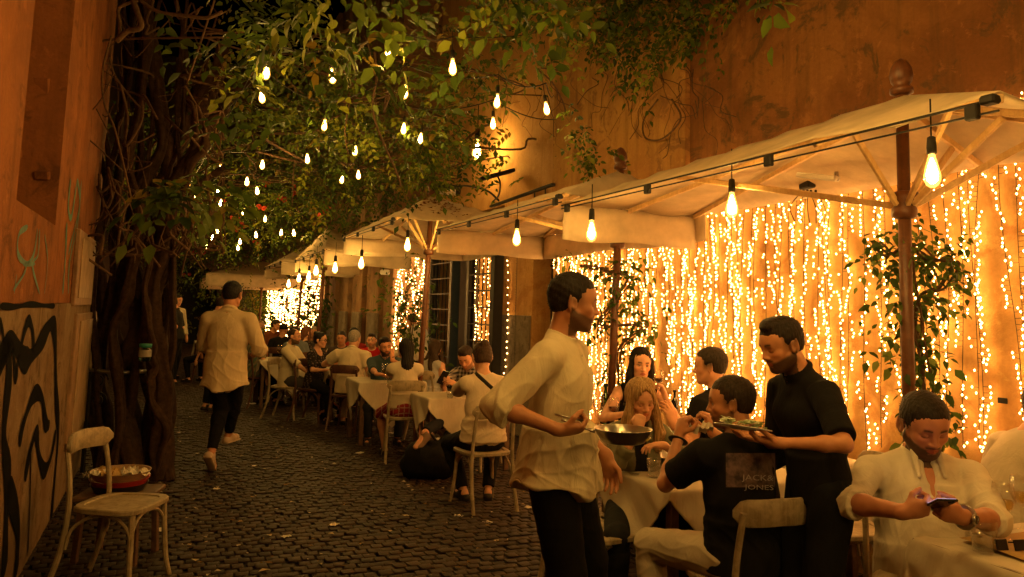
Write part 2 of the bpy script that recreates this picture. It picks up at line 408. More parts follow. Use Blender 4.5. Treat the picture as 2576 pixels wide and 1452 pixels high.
# a wall that is slightly crooked at the corner
w.build('wall', PL_LEFT, LB)
w = MB(); sbox(w, VL+.012, TL, -3, uLe, 0, 1.567, .006); w.build('lower_wall', PL_CHALK, LB)
w = MB(); sbox(w, TL+.12, TL+.08, uL0-.1, uL1+.1, 2.0, 9); sbox(w, TL+.12, TL+.08, 2.3, 3.6, 2.9, 9); w.build('window_shutter', m_wood('brown boarded shutter', (.055, .018, .008), (.09, .03, .012), .7, (3, 3, .6)), LB)
w = MB(); rngb = random.Random(4)
for k in range(34):
    u = rngb.choice((uL0, uL0, uL1))+rngb.uniform(-.015, .02); z = rngb.uniform(2.2, 6)
    w.box(S(u, VL-rngb.uniform(.03, .4), z), (rngb.uniform(.03, .1), rngb.uniform(.03, .05), rngb.uniform(.02, .14)), RS@Rz(rngb.uniform(-.3, .3))@Rx(rngb.uniform(-.3, .3)), .006)
w.build('broken_plaster', PL_LEFT, LB, kind='stuff')
w = MB(); sbox(w, VL-.25, VL-.4, uL0+.25, uL1-.2, 2.0, 2.16, .02); w.build('sill_gap', m_plain('black hole shade', (.004, .004, .004), .9), LB)  # solid black box painted as the darkness inside the sill hole
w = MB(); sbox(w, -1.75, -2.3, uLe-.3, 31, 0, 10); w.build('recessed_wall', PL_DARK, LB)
w = MB(); cx = uvz(at_v(205, 680, VL))[0]
def lpx(px, py, v=VL): return at_v(px, py, v)
# small meter cupboards on the wall
for (x0, y0, x1, y1, nm) in ((190, 585, 219, 768, 'cupboard'), (183, 788, 214, 1075, 'cupboard')):
    a = uvz(lpx(x0, y0)); c = uvz(lpx(x1, y1)); b = MB()
    z1 = uvz(lpx((x0+x1)/2, y0))[2]; z0 = uvz(lpx((x0+x1)/2, y1))[2]
    sbox(b, VL, VL+.035, a[0], c[0], max(z0, .05), z1, .006); bo = b.build(nm, m_plain('painted meter door', (.30, .17, .09), .6, 0, .4, .3), LB)
    h = MB(); sbox(h, VL+.036, VL+.045, a[0]+.12*(c[0]-a[0]), c[0]-.12*(c[0]-a[0]), max(z0, .05)+.06, z1-.06, .004); h.build('panel', m_plain('faded meter panel', (.36, .24, .14), .6, 0, .4, .3), bo)
# graffiti: strokes of paint lying on the plaster
def stroke(mb, pts, wd, v):
    P = catmull(np.array([(*uvz(at_v(x, y, v)),) for x, y in pts])[:, [0, 2]], 8); n = len(P)
    T = np.gradient(P, axis=0); T /= np.linalg.norm(T, axis=1)[:, None]+1e-9; N = np.stack([-T[:, 1], T[:, 0]], 1)
    wv = wd/2*(1+.25*np.sin(np.arange(n)*.45)); wv[0] *= .4; wv[-1] *= .4
    A = P+N*wv[:, None]; B = P-N*wv[:, None]; V = []
    for i in range(n): V += [S(A[i][0], v, A[i][1]), S(B[i][0], v, B[i][1])]
    mb.add(V, [(2*i, 2*i+1, 2*i+3, 2*i+2) for i in range(n-1)])
BLKP = m_plain('black spray paint', (.005, .004, .0035), .9, 0, .05, .3, 12); TEAL = m_plain('teal spray paint', (.05, .13, .09), .6, 0, .3, .5, 12)
gv = VL+.016; gb = MB()
for pts, wd in ((((-10, 930), (18, 880), (22, 960), (10, 1100), (20, 1200), (15, 1330), (10, 1452)), .13), (((20, 1215), (45, 1330), (40, 1452)), .13),
                (((0, 910), (30, 860), (62, 905), (80, 895), (112, 845), (130, 815), (139, 850), (141, 980), (146, 1100), (130, 1300), (125, 1452)), .12),
                (((0, 905), (30, 870), (40, 950), (48, 895), (70, 810), (82, 830), (85, 880)), .06),
                (((48, 1120), (60, 1065), (85, 995), (105, 1000), (115, 1065), (125, 1070)), .09), (((62, 1210), (78, 1130), (92, 1090), (98, 1145), (112, 1185), (128, 1150), (141, 1085)), .09),
                (((78, 1120), (76, 1250), (70, 1400)), .03), (((0, 800), (10, 860), (4, 920)), .03)): stroke(gb, pts, wd, gv)
gb.build('graffiti', BLKP, LB)
gb = MB(); gt = VL+.003
for pts, wd in ((((70, 570), (48, 590), (46, 640), (68, 662), (85, 640), (95, 575)), .028), (((68, 662), (60, 690), (34, 730)), .022), (((58, 665), (88, 664)), .022), (((100, 575), (96, 640), (82, 668), (100, 740)), .022),
                (((113, 590), (120, 660), (112, 740)), .015), (((178, 450), (172, 520), (180, 545), (195, 450)), .05), (((195, 450), (200, 520), (172, 640)), .04), (((168, 560), (165, 640), (158, 740)), .06), (((205, 455), (196, 560), (175, 660), (172, 740)), .04), (((36, 740), (42, 690)), .015)):
    stroke(gb, pts, wd, gt)
gb.build('graffiti_tag', TEAL, LB)
gb = MB(); stroke(gb, ((0, 770), (40, 772), (75, 766), (110, 769), (138, 770)), .03, VL+.017); gb.build('wall_crack', BLKP, LB)

# ---------------- wall fittings on the right building
def fitting(): 
    e = empty('floodlight', at_v(1130, 478, 3.9), 'black floodlight on a curved arm above the third parasol', 'light'); b = MB(); c = at_v(1130, 478, 3.9)
    b.box(c, (.34, .22, .12), Rz(.3)@Rx(.5), .03); b.build('lamp_body', BLACKM, e); b = MB(); b.box(c-np.array([.02, .10, .05]), (.27, .02, .10), Rz(.3)@Rx(.5), .005); b.build('lens', m_plain('grey lens', (.3, .25, .2), .2), e)
    b = MB(); b.tube(catmull([c+np.array([.1, 0, .05]), at_v(1175, 468, 3.95), at_v(1225, 480, 4.0), at_v(1255, 505, VD)]), .015); b.build('arm', BLACKM, e)
    e = empty('floodlight', at_v(1250, 440, 3.95), 'flat black floodlight tilted up on a thin bent arm on the orange wall', 'light'); b = MB(); c = at_v(1250, 440, 3.9)
    b.box(c, (.5, .16, .05), Rz(.3)@Ry(-.33), .012); b.build('lamp_body', BLACKM, e); b = MB(); b.tube(catmull([c, at_v(1258, 460, 4.0), at_v(1255, 490, 4.1), at_v(1240, 507, VD)]), .012); b.build('arm', BLACKM, e)
    b = MB(); b.bar(at_v(1235, 520, 4.0), at_v(1392, 464, 4.0), .05, .03); b.bar(at_v(1345, 478, 4.0), at_v(1345, 495, VD), .02); b.bar(at_v(1372, 472, 4.0), at_v(1372, 488, VD), .02)
    b.build('awning_rail', BLACKM, None, label='long black iron rail sloping along the orange wall above the door', cat='rail')
    for k, (y0, y1, lb) in enumerate(((402, 318, 'upper grey pipe running along the wall above the fairy lights'), (418, 336, 'lower grey pipe running along the wall above the fairy lights'))):
        b = MB(); b.tube([at_v(2035, y0, 4.03), at_v(2300, (y0+y1)/2+7, 4.03), at_v(2700, y1-25, 4.03)], .018 if k else .025, 10); b.build('pipe', GREYM, None, True, lb, 'pipe')
    e = empty('heater', at_v(2055, 445, 3.7), 'white tube heater hung from the near parasol struts', 'heater'); b = MB(); b.bar(at_v(2008, 440, 3.5), at_v(2108, 450, 3.5), .05, .035, bev=.01); b.build('tube', CERAMIC, e)
    b = MB(); b.bar(at_v(2104, 432, 3.5), at_v(2104, 456, 3.5), .02); b.build('clip', GREYM, e)
    e = empty('light_controller', at_v(2031, 467, 3.8), 'black control box with dangling plugs under the white tube', 'control box'); b = MB(); b.box(at_v(2031, 463, 3.8), (.12, .06, .065), RS@Rz(1.3), .008); b.build('casing', BLACKM, e)
    b = MB()
    for k, x in enumerate((2010, 2022, 2031, 2040, 2052)):
        p = at_v(x, 478, 3.8); b.tube([p, p+np.array([0, 0, -.04-.01*(k % 2)])], .008, 6); b.tube(catmull([p+np.array([0, 0, -.03]), p+np.array([.03*(k-2), 0, -.12]), p+np.array([.02*(k-1), .02, -.22])]), .003, 4)
    b.build('plug_lead', BLACKM, e)
    b = MB(); p = at_v(1548/1.0, 800, 4.05)
    c = at_v(1000+0, 0, 3.4) if False else at_u(882/1.613+1000/1.59-0, 690, uSt-.08)
    e = MB(); c = at_u(968, 685, uSt-.12); e.box(c, (.16, .1, .09), Rz(.2), .03); e.build('security_camera', CERAMIC, None, True, 'small white security camera fixed at the edge of the second light curtain', 'camera')
    b = MB(); c = at_v(2522, 1008, VN-.012); b.box(c, (.012, .05, .03), RS, .004); b.build('wall_socket', BLACKM, None, False, 'tiny black socket on the ochre wall between light strands', 'socket')
fitting()
# ================================================================== fairy light curtains
FAIRY = m_emit('fairy bulb glow', WARM, E_FAIRY); WIRE = m_plain('dark green wire', (.03, .022, .012), .6)
_oct = np.array([[1, 0, 0], [-1, 0, 0], [0, 1, 0], [0, -1, 0], [0, 0, 1], [0, 0, -1]], float)
_of = np.array([[0, 2, 4], [2, 1, 4], [1, 3, 4], [3, 0, 4], [2, 0, 5], [1, 2, 5], [3, 1, 5], [0, 3, 5]])
def strand(pfun, z0, z1, ax, out, seed, label, group, r=.0062, step=.028, wire=True):
    """one hanging strand: pfun(z) -> wire point, ax = sideways, out = away from the wall"""
    rr = np.random.default_rng(seed); zs = np.linspace(z1, z0, 14); P = np.array([pfun(z) for z in zs])
    mb = MB(); mb.tube(P, .0022, 4, cap=False)
    B = []; z = z1-rr.uniform(0, .04); k = 0; run = 0; side = 1; ph = rr.uniform(0, 6)
    while z > z0:
        if run <= 0: side = rr.choice((-1, 1)); run = rr.integers(1, 6); gap = rr.random() < .16
        run -= 1; p = pfun(z); reach = rr.uniform(.010, .036)+.014*math.sin(z*7+ph)
        if not (gap and rr.random() < .6):
            q = p+ax*side*reach+out*rr.uniform(-.008, .012)+np.array([0, 0, rr.uniform(-.006, .006)]); B.append(q)
            if wire: mb.tube([p, q], .0018, 3, cap=False)
        z -= step*rr.uniform(.7, 1.2)
    B = np.array(B); o = mb.build('fairy_light_string', WIRE, None, False, label, 'fairy lights', group, loc=pfun(z1))
    V = (B[:, None, :]+_oct[None]*np.array([r, r, r*1.25])).reshape(-1, 3); F = (_of[None]+6*np.arange(len(B))[:, None, None]).reshape(-1, 3)
    npmesh('fairy_bulb', V, F, FAIRY, o, kind='stuff')
    return o
LBL = 'vertical strand of warm white fairy lights hanging on the ochre wall behind the diners'
u = 2.0; k = 0; rs = np.random.default_rng(5)
while u < uA-.05:
    amp, ph, tl = rs.uniform(.005, .03), rs.uniform(0, 6), rs.normal(0, .02); z0 = .86+rs.uniform(-.1, .16) if rs.random() < .8 else rs.uniform(1.1, 1.4); z0 = z0-min(max((u-3)*.09, 0), .36); u_ = u; z1 = 2.86+rs.uniform(-.04, .04)
    f = lambda z, u_=u_, amp=amp, ph=ph, tl=tl: S(u_+amp*math.sin(z*3.2+ph)+tl*(z1-z), VN-.035, z)
    strand(f, z0, z1, SD, -SN, 100+k, LBL, 'fairy light strands on the near wall'); k += 1
    u += rs.uniform(.065, .105) if u < 4.0 else rs.uniform(.06, .095)
# dark unlit wire columns at the corner and the door jamb
for (px, v, zt, lb) in ((1400, VN-.03, 2.7, 'dark unlit wire strand at the corner edge of the light wall'), (1418, VN-.03, 2.7, 'dark unlit wire strand just inside the corner of the light wall'), (1300, VD-.03, 2.9, 'unlit wire strand nailed down the door pier')):
    uu = uvz(at_v(px, 700, v))[0]; mb = MB()
    mb.tube([S(uu, v, zt), S(uu+.01, v, .7)], .003, 4)
    for z in np.arange(.8, zt, .035): mb.tube([S(uu, v, z), S(uu+.03*(1 if int(z*14) % 3 else -1), v-.01, z+.008)], .002, 3, cap=False)
    mb.build('light_wire', WIRE, None, label=lb, cat='wire', group='unlit wires')
for i, q in enumerate(np.linspace(door0+.06, d1-.06, 6)):
    strand(lambda z, q=q: S(q+.015*math.sin(z*4+q*9), VD-.09, z), .3, 2.85, SD, -SN, 300+i, 'strand of fairy lights behind the iron folding grille at the entrance', 'fairy light strands at the entrance grille', .009, .055, False)
strand(lambda z: S(door0-.3, VD-.05, z), .6, 2.9, SD, -SN, 320, 'single strand of fairy lights on the jamb beside the black grille post', 'fairy light strands at the entrance grille', .008, .09)
# second curtain on the return face, third far down the street
vs0 = uvz(at_u(992, 780, uSt-.04))[1]; vs1 = uvz(at_u(1066, 780, uSt-.04))[1]
for i, q in enumerate(np.linspace(vs0, vs1, 11)):
    strand(lambda z, q=q: S(uSt-.05, q+.015*math.sin(z*4+q*30), z), .9+.1*math.sin(q*40), 2.75, SN, -SD, 340+i, 'strand of fairy lights in the narrow curtain left of the iron grille', 'fairy light strands in the middle curtain', .010, .055, False)
c0 = uvz(at_v(812, 780, VF-.1))[0]; c1 = uvz(at_v(678, 780, VF-.1))[0]
for i, q in enumerate(np.linspace(c0, c1, 40)):
    strand(lambda z, q=q: S(q+.03*math.sin(z*3+q*9), VF-.22, z), .55, 2.35+.1*math.sin(q*3), SD, -SN, 400+i, 'dense bright strand of fairy lights in the curtain far down the street', 'fairy light strands in the far curtain', .021, .085, False)

# ================================================================== hanging bulbs
BULBG = m_emit('bulb glow', (1.0, .56, .12), E_EDISON)
def amber_glass():
    m = bpy.data.materials.new('glowing amber glass'); m.use_nodes = True; t = m.node_tree; t.nodes.clear()
    o = t.nodes.new('ShaderNodeOutputMaterial'); tr = t.nodes.new('ShaderNodeBsdfTransparent'); em = t.nodes.new('ShaderNodeEmission'); em.inputs[0].default_value = (1, .45, .06, 1); em.inputs[1].default_value = 1.3
    ad = t.nodes.new('ShaderNodeAddShader'); t.links.new(tr.outputs[0], ad.inputs[0]); t.links.new(em.outputs[0], ad.inputs[1]); t.links.new(ad.outputs[0], o.inputs[0]); return m
def bulb_proto():
    e = empty('light_bulb', (0, 0, 0)); b = MB()
    b.lathe([(.012, .0), (.014, -.012), (.024, -.05), (.032, -.085), (.031, -.105), (.022, -.125), (.008, -.135)], n=14); gb_ = b.build('glass_bulb', amber_glass(), e, True)
    b = MB(); b.lathe([(.004, -.015), (.012, -.04), (.022, -.08), (.020, -.105), (.008, -.118)], n=10); b.build('filament', BULBG, gb_, True)
    b = MB(); b.lathe([(.008, .075), (.016, .07), (.019, .03), (.019, .004), (.013, 0)], n=12); b.build('socket', BLACKM, e, True)
    return e
bp = bulb_proto(); used = [False]
def bulb(p, label, group, scale=1.0, lead=.12, tilt=(0, 0)):
    o = bp if not used[0] else copy_tree(bp); used[0] = True
    o.location = tuple(p); o.rotation_euler = (tilt[0], tilt[1], random.uniform(0, 6)); o.scale = (scale,)*3; tag(o, label, 'light bulb', group)
    c = MB(); p = np.asarray(p, float); L = [np.array([0, 0, .07]), np.array([0, 0, .07+lead/scale])]; c.tube(L, .0035, 5)
    q = c.build('cord', BLACKM); q.parent = o
    return o
# along the parasol edges (pixel of the glass centre, distance, cord)
for (x, y, Y, ld, lb) in ((2345, 432, 3.0, .16, 'large bare bulb hanging from a long cord by the nearest parasol pole'), (1841, 517, 4.5, .19, 'bare bulb hanging from the front edge of the nearest parasol'),
    (1488, 582, 5.3, .06, 'bare bulb tucked under the valance by the second parasol pole'), (1300, 598, 6.6, .16, 'bare bulb on a cord under the front edge of the second parasol'),
    (1146, 618, 8.6, .05, 'bare bulb below the valance right of the third parasol pole'), (1025, 616, 8.2, .12, 'bare bulb on a cord under the near corner of the third parasol'),
    (909, 662, 10.5, .05, 'bare bulb under the far valance of the third parasol'), (843, 674, 11.5, .05, 'bare bulb under the fourth parasol nearest to its near edge'),
    (795, 681, 12.0, .05, 'bare bulb hanging just left of the fourth parasol pole'), (777, 694, 14, .04, 'small bulb beside the fifth parasol pole, second lowest of the row'),
    (752, 700, 14.5, .04, 'small bulb under the fifth parasol, left of its pole'), (726, 714, 15.5, .04, 'lowest small bulb at the far end of the parasol row')):
    p = at_d(x, y, Y); sc = 1.12 if x < 2300 else 1.0
    if Y > 10: sc = 1.3
    bulb(p+np.array([0, 0, .07*sc]), lb, 'bulbs hanging from the parasols', sc, ld)
UB = [(672, 183, 1.3), (977, 140, 1.3), (1138, 170, 1.5), (833, 193, 1.2), (657, 244, 1.1), (1020, 233, 1.2), (1251, 256, 1.2), (1372, 275, 1.3), (817, 316, 1.2), (1016, 325, 1.1), (1059, 350, 1.4), (1240, 312, 1.0),
      (772, 400, 1.2), (895, 380, 1.4), (660, 415, 1.1), (554, 425, 1.3), (621, 457, 1.3), (458, 437, 1.0), (473, 460, 1.0), (488, 490, 1.0), (548, 482, 1.3), (556, 510, 1.3), (646, 480, 1.1), (862, 452, 1.2), (901, 440, 1.1),
      (615, 533, 1.4), (667, 550, 1.3), (453, 560, 1.4), (459, 572, 1.4), (457, 598, 1.4), (439, 620, 1.5), (547, 580, 1.6), (535, 597, 1.6), (518, 618, 1.8), (603, 607, 1.7), (643, 590, 1.6), (707, 585, 1.6), (738, 585, 1.6), (598, 622, 1.6)]
BP = []
for i, (x, y, sc) in enumerate(UB):
    zz = 3.25 if i != 16 else 3.2
    p = at_z(x, y, zz-(.35 if y > 570 else 0)); BP.append(p); r = np.linalg.norm(p[:2])
    row = 'high up among the near leaves' if y < 300 else 'in the middle of the leafy canopy' if y < 480 else 'low down at the far end of the canopy'
    s2 = .68+.04*r*.5 if r > 6 else .85
    bulb(p+np.array([0, 0, .06]), f'bare bulb glowing {row} on the strings', 'bulbs strung '+row, min(s2, 1.4), .1, (random.uniform(-.15, .15), random.uniform(-.15, .15)))
# oversized bulbs added out of view to throw fill light on the foreground
for i, (u_, v_, z_) in enumerate(((.3, 2.4, 2.25), (-1.0, 2.3, 2.25), (2.2, 1.7, 3.35), (1.5, 1.2, 3.2), (2.8, 1.1, 3.45), (.2, 1.3, 3.1), (-2.6, 1.0, 3.0))):
    bulb(S(u_, v_, z_), 'unseen bare bulb added over the near end of the street to light the foreground', 'unseen bulbs added over the near end of the street', 2.3 if i in (2, 3, 4) else 1.7, .15)
bulb(at_v(1201, 352, 3.85), 'very bright wall bulb half hidden by leaves above the doorway', 'wall bulb', 2.2, .05)
# carrying cables
def cable(pts, lb, r=.005):
    b = MB(); P = []
    for a, c in zip(pts[:-1], pts[1:]):
        for t in np.linspace(0, 1, 8, endpoint=False): q = a*(1-t)+c*t; q = q.copy(); q[2] -= .25*t*(1-t); P.append(q)
    P.append(pts[-1]); b.tube(P, r, 4, cap=False); b.build('light_cable', BLACKM, None, label=lb, cat='cable', group='cables carrying the bulbs')
up = np.array([0, 0, .22])
cable([at_z(440, 520, 3.4), BP[0]+up*1.1, BP[3]+up, BP[1]+up, BP[2]+up, at_v(1420, 60, 4)], 'thin cable crossing the street between the nearest leaf lights')
cable([at_z(420, 420, 3.4), BP[4]+up*1.1, BP[8]+up, BP[5]+up, BP[6]+up, BP[7]+up, at_v(1393, 240, 4)], 'thin cable crossing to the wall corner by the rightmost leaf light')
cable([at_z(400, 420, 3.5), BP[15]+up, BP[12]+up, BP[13]+up, BP[10]+up, BP[9]+up, BP[11]+up, at_v(1400, 300, 4)], 'thin cable across the middle of the canopy')
cable([at_z(380, 560, 3.5), BP[20]+up, BP[16]+up, BP[22]+up, BP[23]+up, BP[24]+up], 'thin cable in the far half of the canopy')

# ================================================================== parasols
def parasol(u0, u1, v0, v1, ze, ap, zpole0, label, near=True, rise=.3, hub=None, lean=(0, 0), strutw=.035, vals=('far',), vdrop=.2, sag=.05, edge_bar=True, skip_near_valance=True):
    """u along, v across; ap=(u,v,z) apex"""
    au, av, az = ap; e = empty('parasol', S(au, av, 0), label, 'parasol', 'cream parasols in a row along the wall')
    N = 17; V = []
    for i in range(N):
        for j in range(N):
            a, b = -1+2*i/(N-1), -1+2*j/(N-1)
            u = au+(u1-au)*a if a > 0 else au+(au-u0)*a; v = av+(v1-av)*b if b > 0 else av+(av-v0)*b
            m = max(abs(a), abs(b)); z = ze+(az-ze)*(1-m)
            # cloth sags between the ribs
            q = min(abs(a), abs(b))/(m+1e-6); z -= sag*m*math.sin(PI*q)*.6
            z += .012*math.sin(9*a+3*b)*m*(1-abs(q*2-1))
            V.append(S(u, v, z))
    c = MB(); c.grid(V, N, N); o = c.build('canopy', CREAM, e, True); md = o.modifiers.new('thick', 'SOLIDIFY'); md.thickness = .004; md.offset = 1
    # valances
    for side in vals:
        n = 28; V = []; lo = MB()
        for i in range(n):
            t = i/(n-1)
            if side == 'far': p = S(u1-.02, v0+(v1-v0)*t, ze-.02)
            elif side == 'near': p = S(u0+.02, v0+(v1-v0)*t, ze-.02)
            else: p = S(u0+(u1-u0)*t, v1, ze-.02)
            d = SD if side in ('far', 'near') else SN
            for j in range(5):
                h = j/4*vdrop; w_ = .012*math.sin(t*17+j*.6)*j/4+.02*math.sin(t*5)*j/4
                V.append(p+d*w_+np.array([0, 0, -h-.012*math.sin(t*9)*j/4]))
        lo.grid(V, n, 5); vo = lo.build('valance', CREAM, e, True); md = vo.modifiers.new('thick', 'SOLIDIFY'); md.thickness = .004
    apx = S(au, av, az); pb = S(au+lean[0], av+lean[1], 0)
    b = MB(); b.tube([pb+(apx-pb)*0, apx], [.032, .030], 14); b.build('pole', POLEW, e, True)
    b = MB(); b.lathe([(.03, 0), (.055, .01), (.055, .035), (.035, .05), (.05, .07), (.056, .10), (.05, .14), (.03, .175), (.008, .19)], apx, 16); b.build('finial', POLEW, e, True)
    hz = hub or az-.5; hp = pb+(apx-pb)*(hz/az)
    b = MB(); b.lathe([(.034, -.07), (.06, -.06), (.06, -.02), (.045, 0), (.065, .02), (.065, .06), (.034, .07)], hp, 14); b.build('hub', POLEW, e, True)
    ends = []
    for (a, bb) in ((-1, -1), (-1, 1), (1, -1), (1, 1), (0, -1), (0, 1), (-1, 0), (1, 0)):
        u = au+((u1-au) if a > 0 else (au-u0))*a; v = av+((v1-av) if bb > 0 else (av-v0))*bb; ends.append(S(u, v, ze-.03))
    for q in ends:
        r = MB(); a0 = apx-np.array([0, 0, .05]); r.bar(a0, q, .024, .034, bev=.003); ro = r.build('rib', RIBW, e)
        r = MB(); mid = a0+(q-a0)*.58-np.array([0, 0, .02]); r.bar(hp+nrm(np.array([*(mid-hp)[:2], 0]))*.05, mid, .02, .032, bev=.003); r.build('strut', RIBW, ro)
    if edge_bar:
        b = MB(); b.bar(S(u0, v0-.01, ze-.03), S(u1, v0-.01, ze-.03), .010); b.bar(S(u0, v0-.01, ze-.075), S(u1, v0-.01, ze-.055), .008); b.build('edge_rail', BLACKM, e)
        for q in np.linspace(u0+.1, u1-.1, 4): b = MB(); b.box(S(q, v0-.012, ze-.06), (.03, .05, .06), RS, .005); b.build('clamp', BLACKM, e)
        b = MB(); b.box(S(u0+.03, v0-.015, ze-.03), (.05, .06, .035), RS, .01); b.build('corner_bracket', BLACKM, e)
    return e
def U(px, py, z): return uvz(at_z(px, py, z))
B1 = U(2490, 222, 2.45); A1 = U(1432, 510, 2.45); C1 = U(1860, 520, 2.45); P1 = uvz(at_v(2268, 240, 3.3))
parasol(B1[0], A1[0], (A1[1]+B1[1])/2, C1[1], 2.45, (P1[0], 3.3, 2.74), 0, 'nearest cream parasol on the right, its front corner close to the frame', hub=2.18, vals=('far',), vdrop=.27, lean=(0, -.0))
B2 = U(1440, 492, 2.5); A2 = U(1070, 570, 2.5); P2 = uvz(at_v(1577, 432, 3.3))
parasol(B2[0]-.1, A2[0], (A2[1]+B2[1])/2, 3.95, 2.5, (P2[0]+.1, 3.3, 2.78), 0, 'second parasol from the camera, its pole dressed with a climbing plant', hub=2.2, vals=('far', 'wall'), vdrop=.26, lean=(-.03, -.1))
B3 = U(1025, 546, 2.6); A3 = U(841, 592, 2.6); P3 = at_d(1087, 492, 8.9); p3 = uvz(P3)
parasol(B3[0], A3[0], (A3[1]+B3[1])/2, 4.0, 2.6, (p3[0], p3[1], p3[2]), 0, 'third parasol with fallen leaves on its top, beside two floodlights', hub=2.3, vals=('far', 'wall'), vdrop=.24, lean=(-.05, -.1))
parasol(-2.6, .75, 1.9, 3.9, 2.5, (-.9, 3.3, 2.8), 0, 'unseen parasol added right of the frame to block bulb light from the upper wall', hub=2.1, vals=('far',))  # added out of view to keep the fill bulbs off the upper wall
x4 = at_d(822, 600, 13.5); u4, v4, _ = uvz(x4); parasol(u4-1.7, u4+1.4, 2.15, 4.0-.45, 2.5, (u4, v4, 3.0), 0, 'fourth parasol down the street, over the crowded middle tables', hub=2.3, vals=('far', 'near'), vdrop=.24, lean=(-.04, -.1))
x5 = at_d(766, 640, 17); u5, v5, _ = uvz(x5); parasol(u5-1.5, u5+1.5, 2.0, 3.5, 2.5, (u5, v5, 2.95), 0, 'fifth parasol down the street in front of the far light curtain', hub=2.2, vals=('far', 'near'), vdrop=.26, lean=(-.04, -.1))
x6 = at_d(660, 690, 22); u6, v6, _ = uvz(x6); parasol(u6-2.2, u6+2.2, v6-1.6, v6+1.6, 2.35, (u6, v6, 2.85), 0, 'last low dark parasol at the far end of the row', hub=2.1, vals=('far', 'near'), vdrop=.3)
# fallen leaves lying on the third parasol
# ================================================================== vegetation
LEAF8 = np.array([[0, 0, 0], [0, .30, -.03], [0, .68, -.05], [0, 1, -.14], [-.27, .30, .05], [.27, .30, .05], [-.20, .66, .02], [.20, .66, .02]])
LEAFT = np.array([[0, 5, 1], [0, 1, 4], [1, 5, 7], [1, 7, 2], [1, 2, 6], [1, 6, 4], [2, 7, 3], [2, 3, 6]])
LEAF4 = np.array([[0, 0, 0], [.27, .45, .05], [0, 1, -.1], [-.27, .45, .05]]); LEAF4T = np.array([[0, 1, 2], [0, 2, 3]])
def leaves(pos, d, upv, size, col, fine=True):
    """arrays: leaf base, direction, face normal hint, length, colour"""
    d = d/np.linalg.norm(d, axis=1)[:, None]; x = np.cross(d, upv); x /= np.linalg.norm(x, axis=1)[:, None]+1e-9; z = np.cross(x, d)
    T, TT = (LEAF8, LEAFT) if fine else (LEAF4, LEAF4T)
    V = pos[:, None, :]+size[:, None, None]*(T[None, :, 0:1]*x[:, None, :]+T[None, :, 1:2]*d[:, None, :]+T[None, :, 2:3]*z[:, None, :])
    n = len(T); F = (TT[None]+n*np.arange(len(pos))[:, None, None]).reshape(-1, 3)
    return V.reshape(-1, 3), F, np.repeat(col, n, 0)
LEAFM = m_attr('leaf', .5, .3, .2, 60, .5)
def sprays(centres, rng, pairs=4, length=.24, lsize=.075, droop=.5, fine=True, dirs=None, green=None):
    """pinnate sprays: each centre carries a drooping rachis with leaflet pairs and an end leaflet"""
    keepb = np.ones(len(centres), bool)
    for q in BP: keepb &= np.linalg.norm(centres-(q-np.array([0, .08, .03])), axis=1) > (.17 if q[1] < 14 else .32)
    centres = centres[keepb]; dirs = None if dirs is None else dirs[keepb]
    n = len(centres); az = rng.uniform(0, 2*PI, n); el = rng.uniform(-.9, .5, n)
    d = np.stack([np.cos(az)*np.cos(el), np.sin(az)*np.cos(el), np.sin(el)], 1) if dirs is None else dirs+rng.normal(0, .5, (n, 3))
    d /= np.linalg.norm(d, axis=1)[:, None]
    side = np.cross(d, np.array([0, 0, 1.0])); side /= np.linalg.norm(side, axis=1)[:, None]+1e-9
    roll = rng.normal(0, .6, n)[:, None]; upn = np.cross(side, d); s2 = side*np.cos(roll)+upn*np.sin(roll); up2 = np.cross(s2, d)
    L = length*rng.uniform(.7, 1.25, n); base = np.array([[.10, .14, .014], [.06, .10, .012], [.21, .23, .020], [.22, .15, .022], [.03, .055, .008]]) if green is None else green
    ci = rng.choice(len(base), n, p=[.34, .28, .2, .06, .12] if green is None else None); cc = base[ci]*rng.uniform(.7, 1.25, (n, 1))
    P, D, UPS, SZ, C = [], [], [], [], []
    for k in range(pairs+1):
        t = (k+.6)/(pairs+.6); p = centres+d*(L*t)[:, None]; p[:, 2] -= droop*L*t*t
        dd = d.copy(); dd[:, 2] -= 2*droop*t*.6
        for sg in ((-1, 1) if k < pairs else (0,)):
            q = dd*(.55 if sg else 1)+s2*sg*.9+rng.normal(0, .16, (n, 3)); q[:, 2] -= .15
            P.append(p+s2*sg*.004); D.append(q); UPS.append(up2+rng.normal(0, .25, (n, 3))); SZ.append(lsize*rng.uniform(.5, 1.3, n)*(1 if 0 < k else .85)); C.append(cc*rng.uniform(.85, 1.15, (n, 1)))
    return leaves(np.vstack(P), np.vstack(D), np.vstack(UPS), np.concatenate(SZ), np.vstack(C), fine)
def merge(parts):
    V, F, C = [], [], []; n = 0
    for v, f, c in parts: V.append(v); F.append(f+n); C.append(c); n += len(v)
    return np.vstack(V), np.vstack(F), np.vstack(C)
rv = np.random.default_rng(11)
BARKM = m_plain('dark vine bark', (.042, .022, .012), .9, 0, .15, .5, 22, .9, 90)
vine = empty('climbing_vine', S(7.0, -.8, 0), 'huge old vine with twisted bare stems on the left, its leaves roofing the street', 'vine')
def canopy_pts(n, u0, u1, v0, v1, zf, th):
    u = rv.uniform(u0, u1, n); v = rv.uniform(v0, v1, n); z = zf(u, v)+th*rv.beta(1.1, 1.6, n)
    keep = (np.sin(u*1.7+v*1.1)+np.sin(v*2.3-u*.9)+rv.normal(0, .55, n)) > -.35
    u, v, z = u[keep], v[keep], z[keep]
    k2 = (v > np.clip(1.25-(u-3.6)*.24, -1.6, 2)) & (v < np.where(u > 6.3, 2.95-np.clip((u-6.3)*.05, 0, .3), 4)); u, v, z = u[k2], v[k2], z[k2]
    return u[:, None]*SD+v[:, None]*SN+np.stack([0*z, 0*z, z], 1)
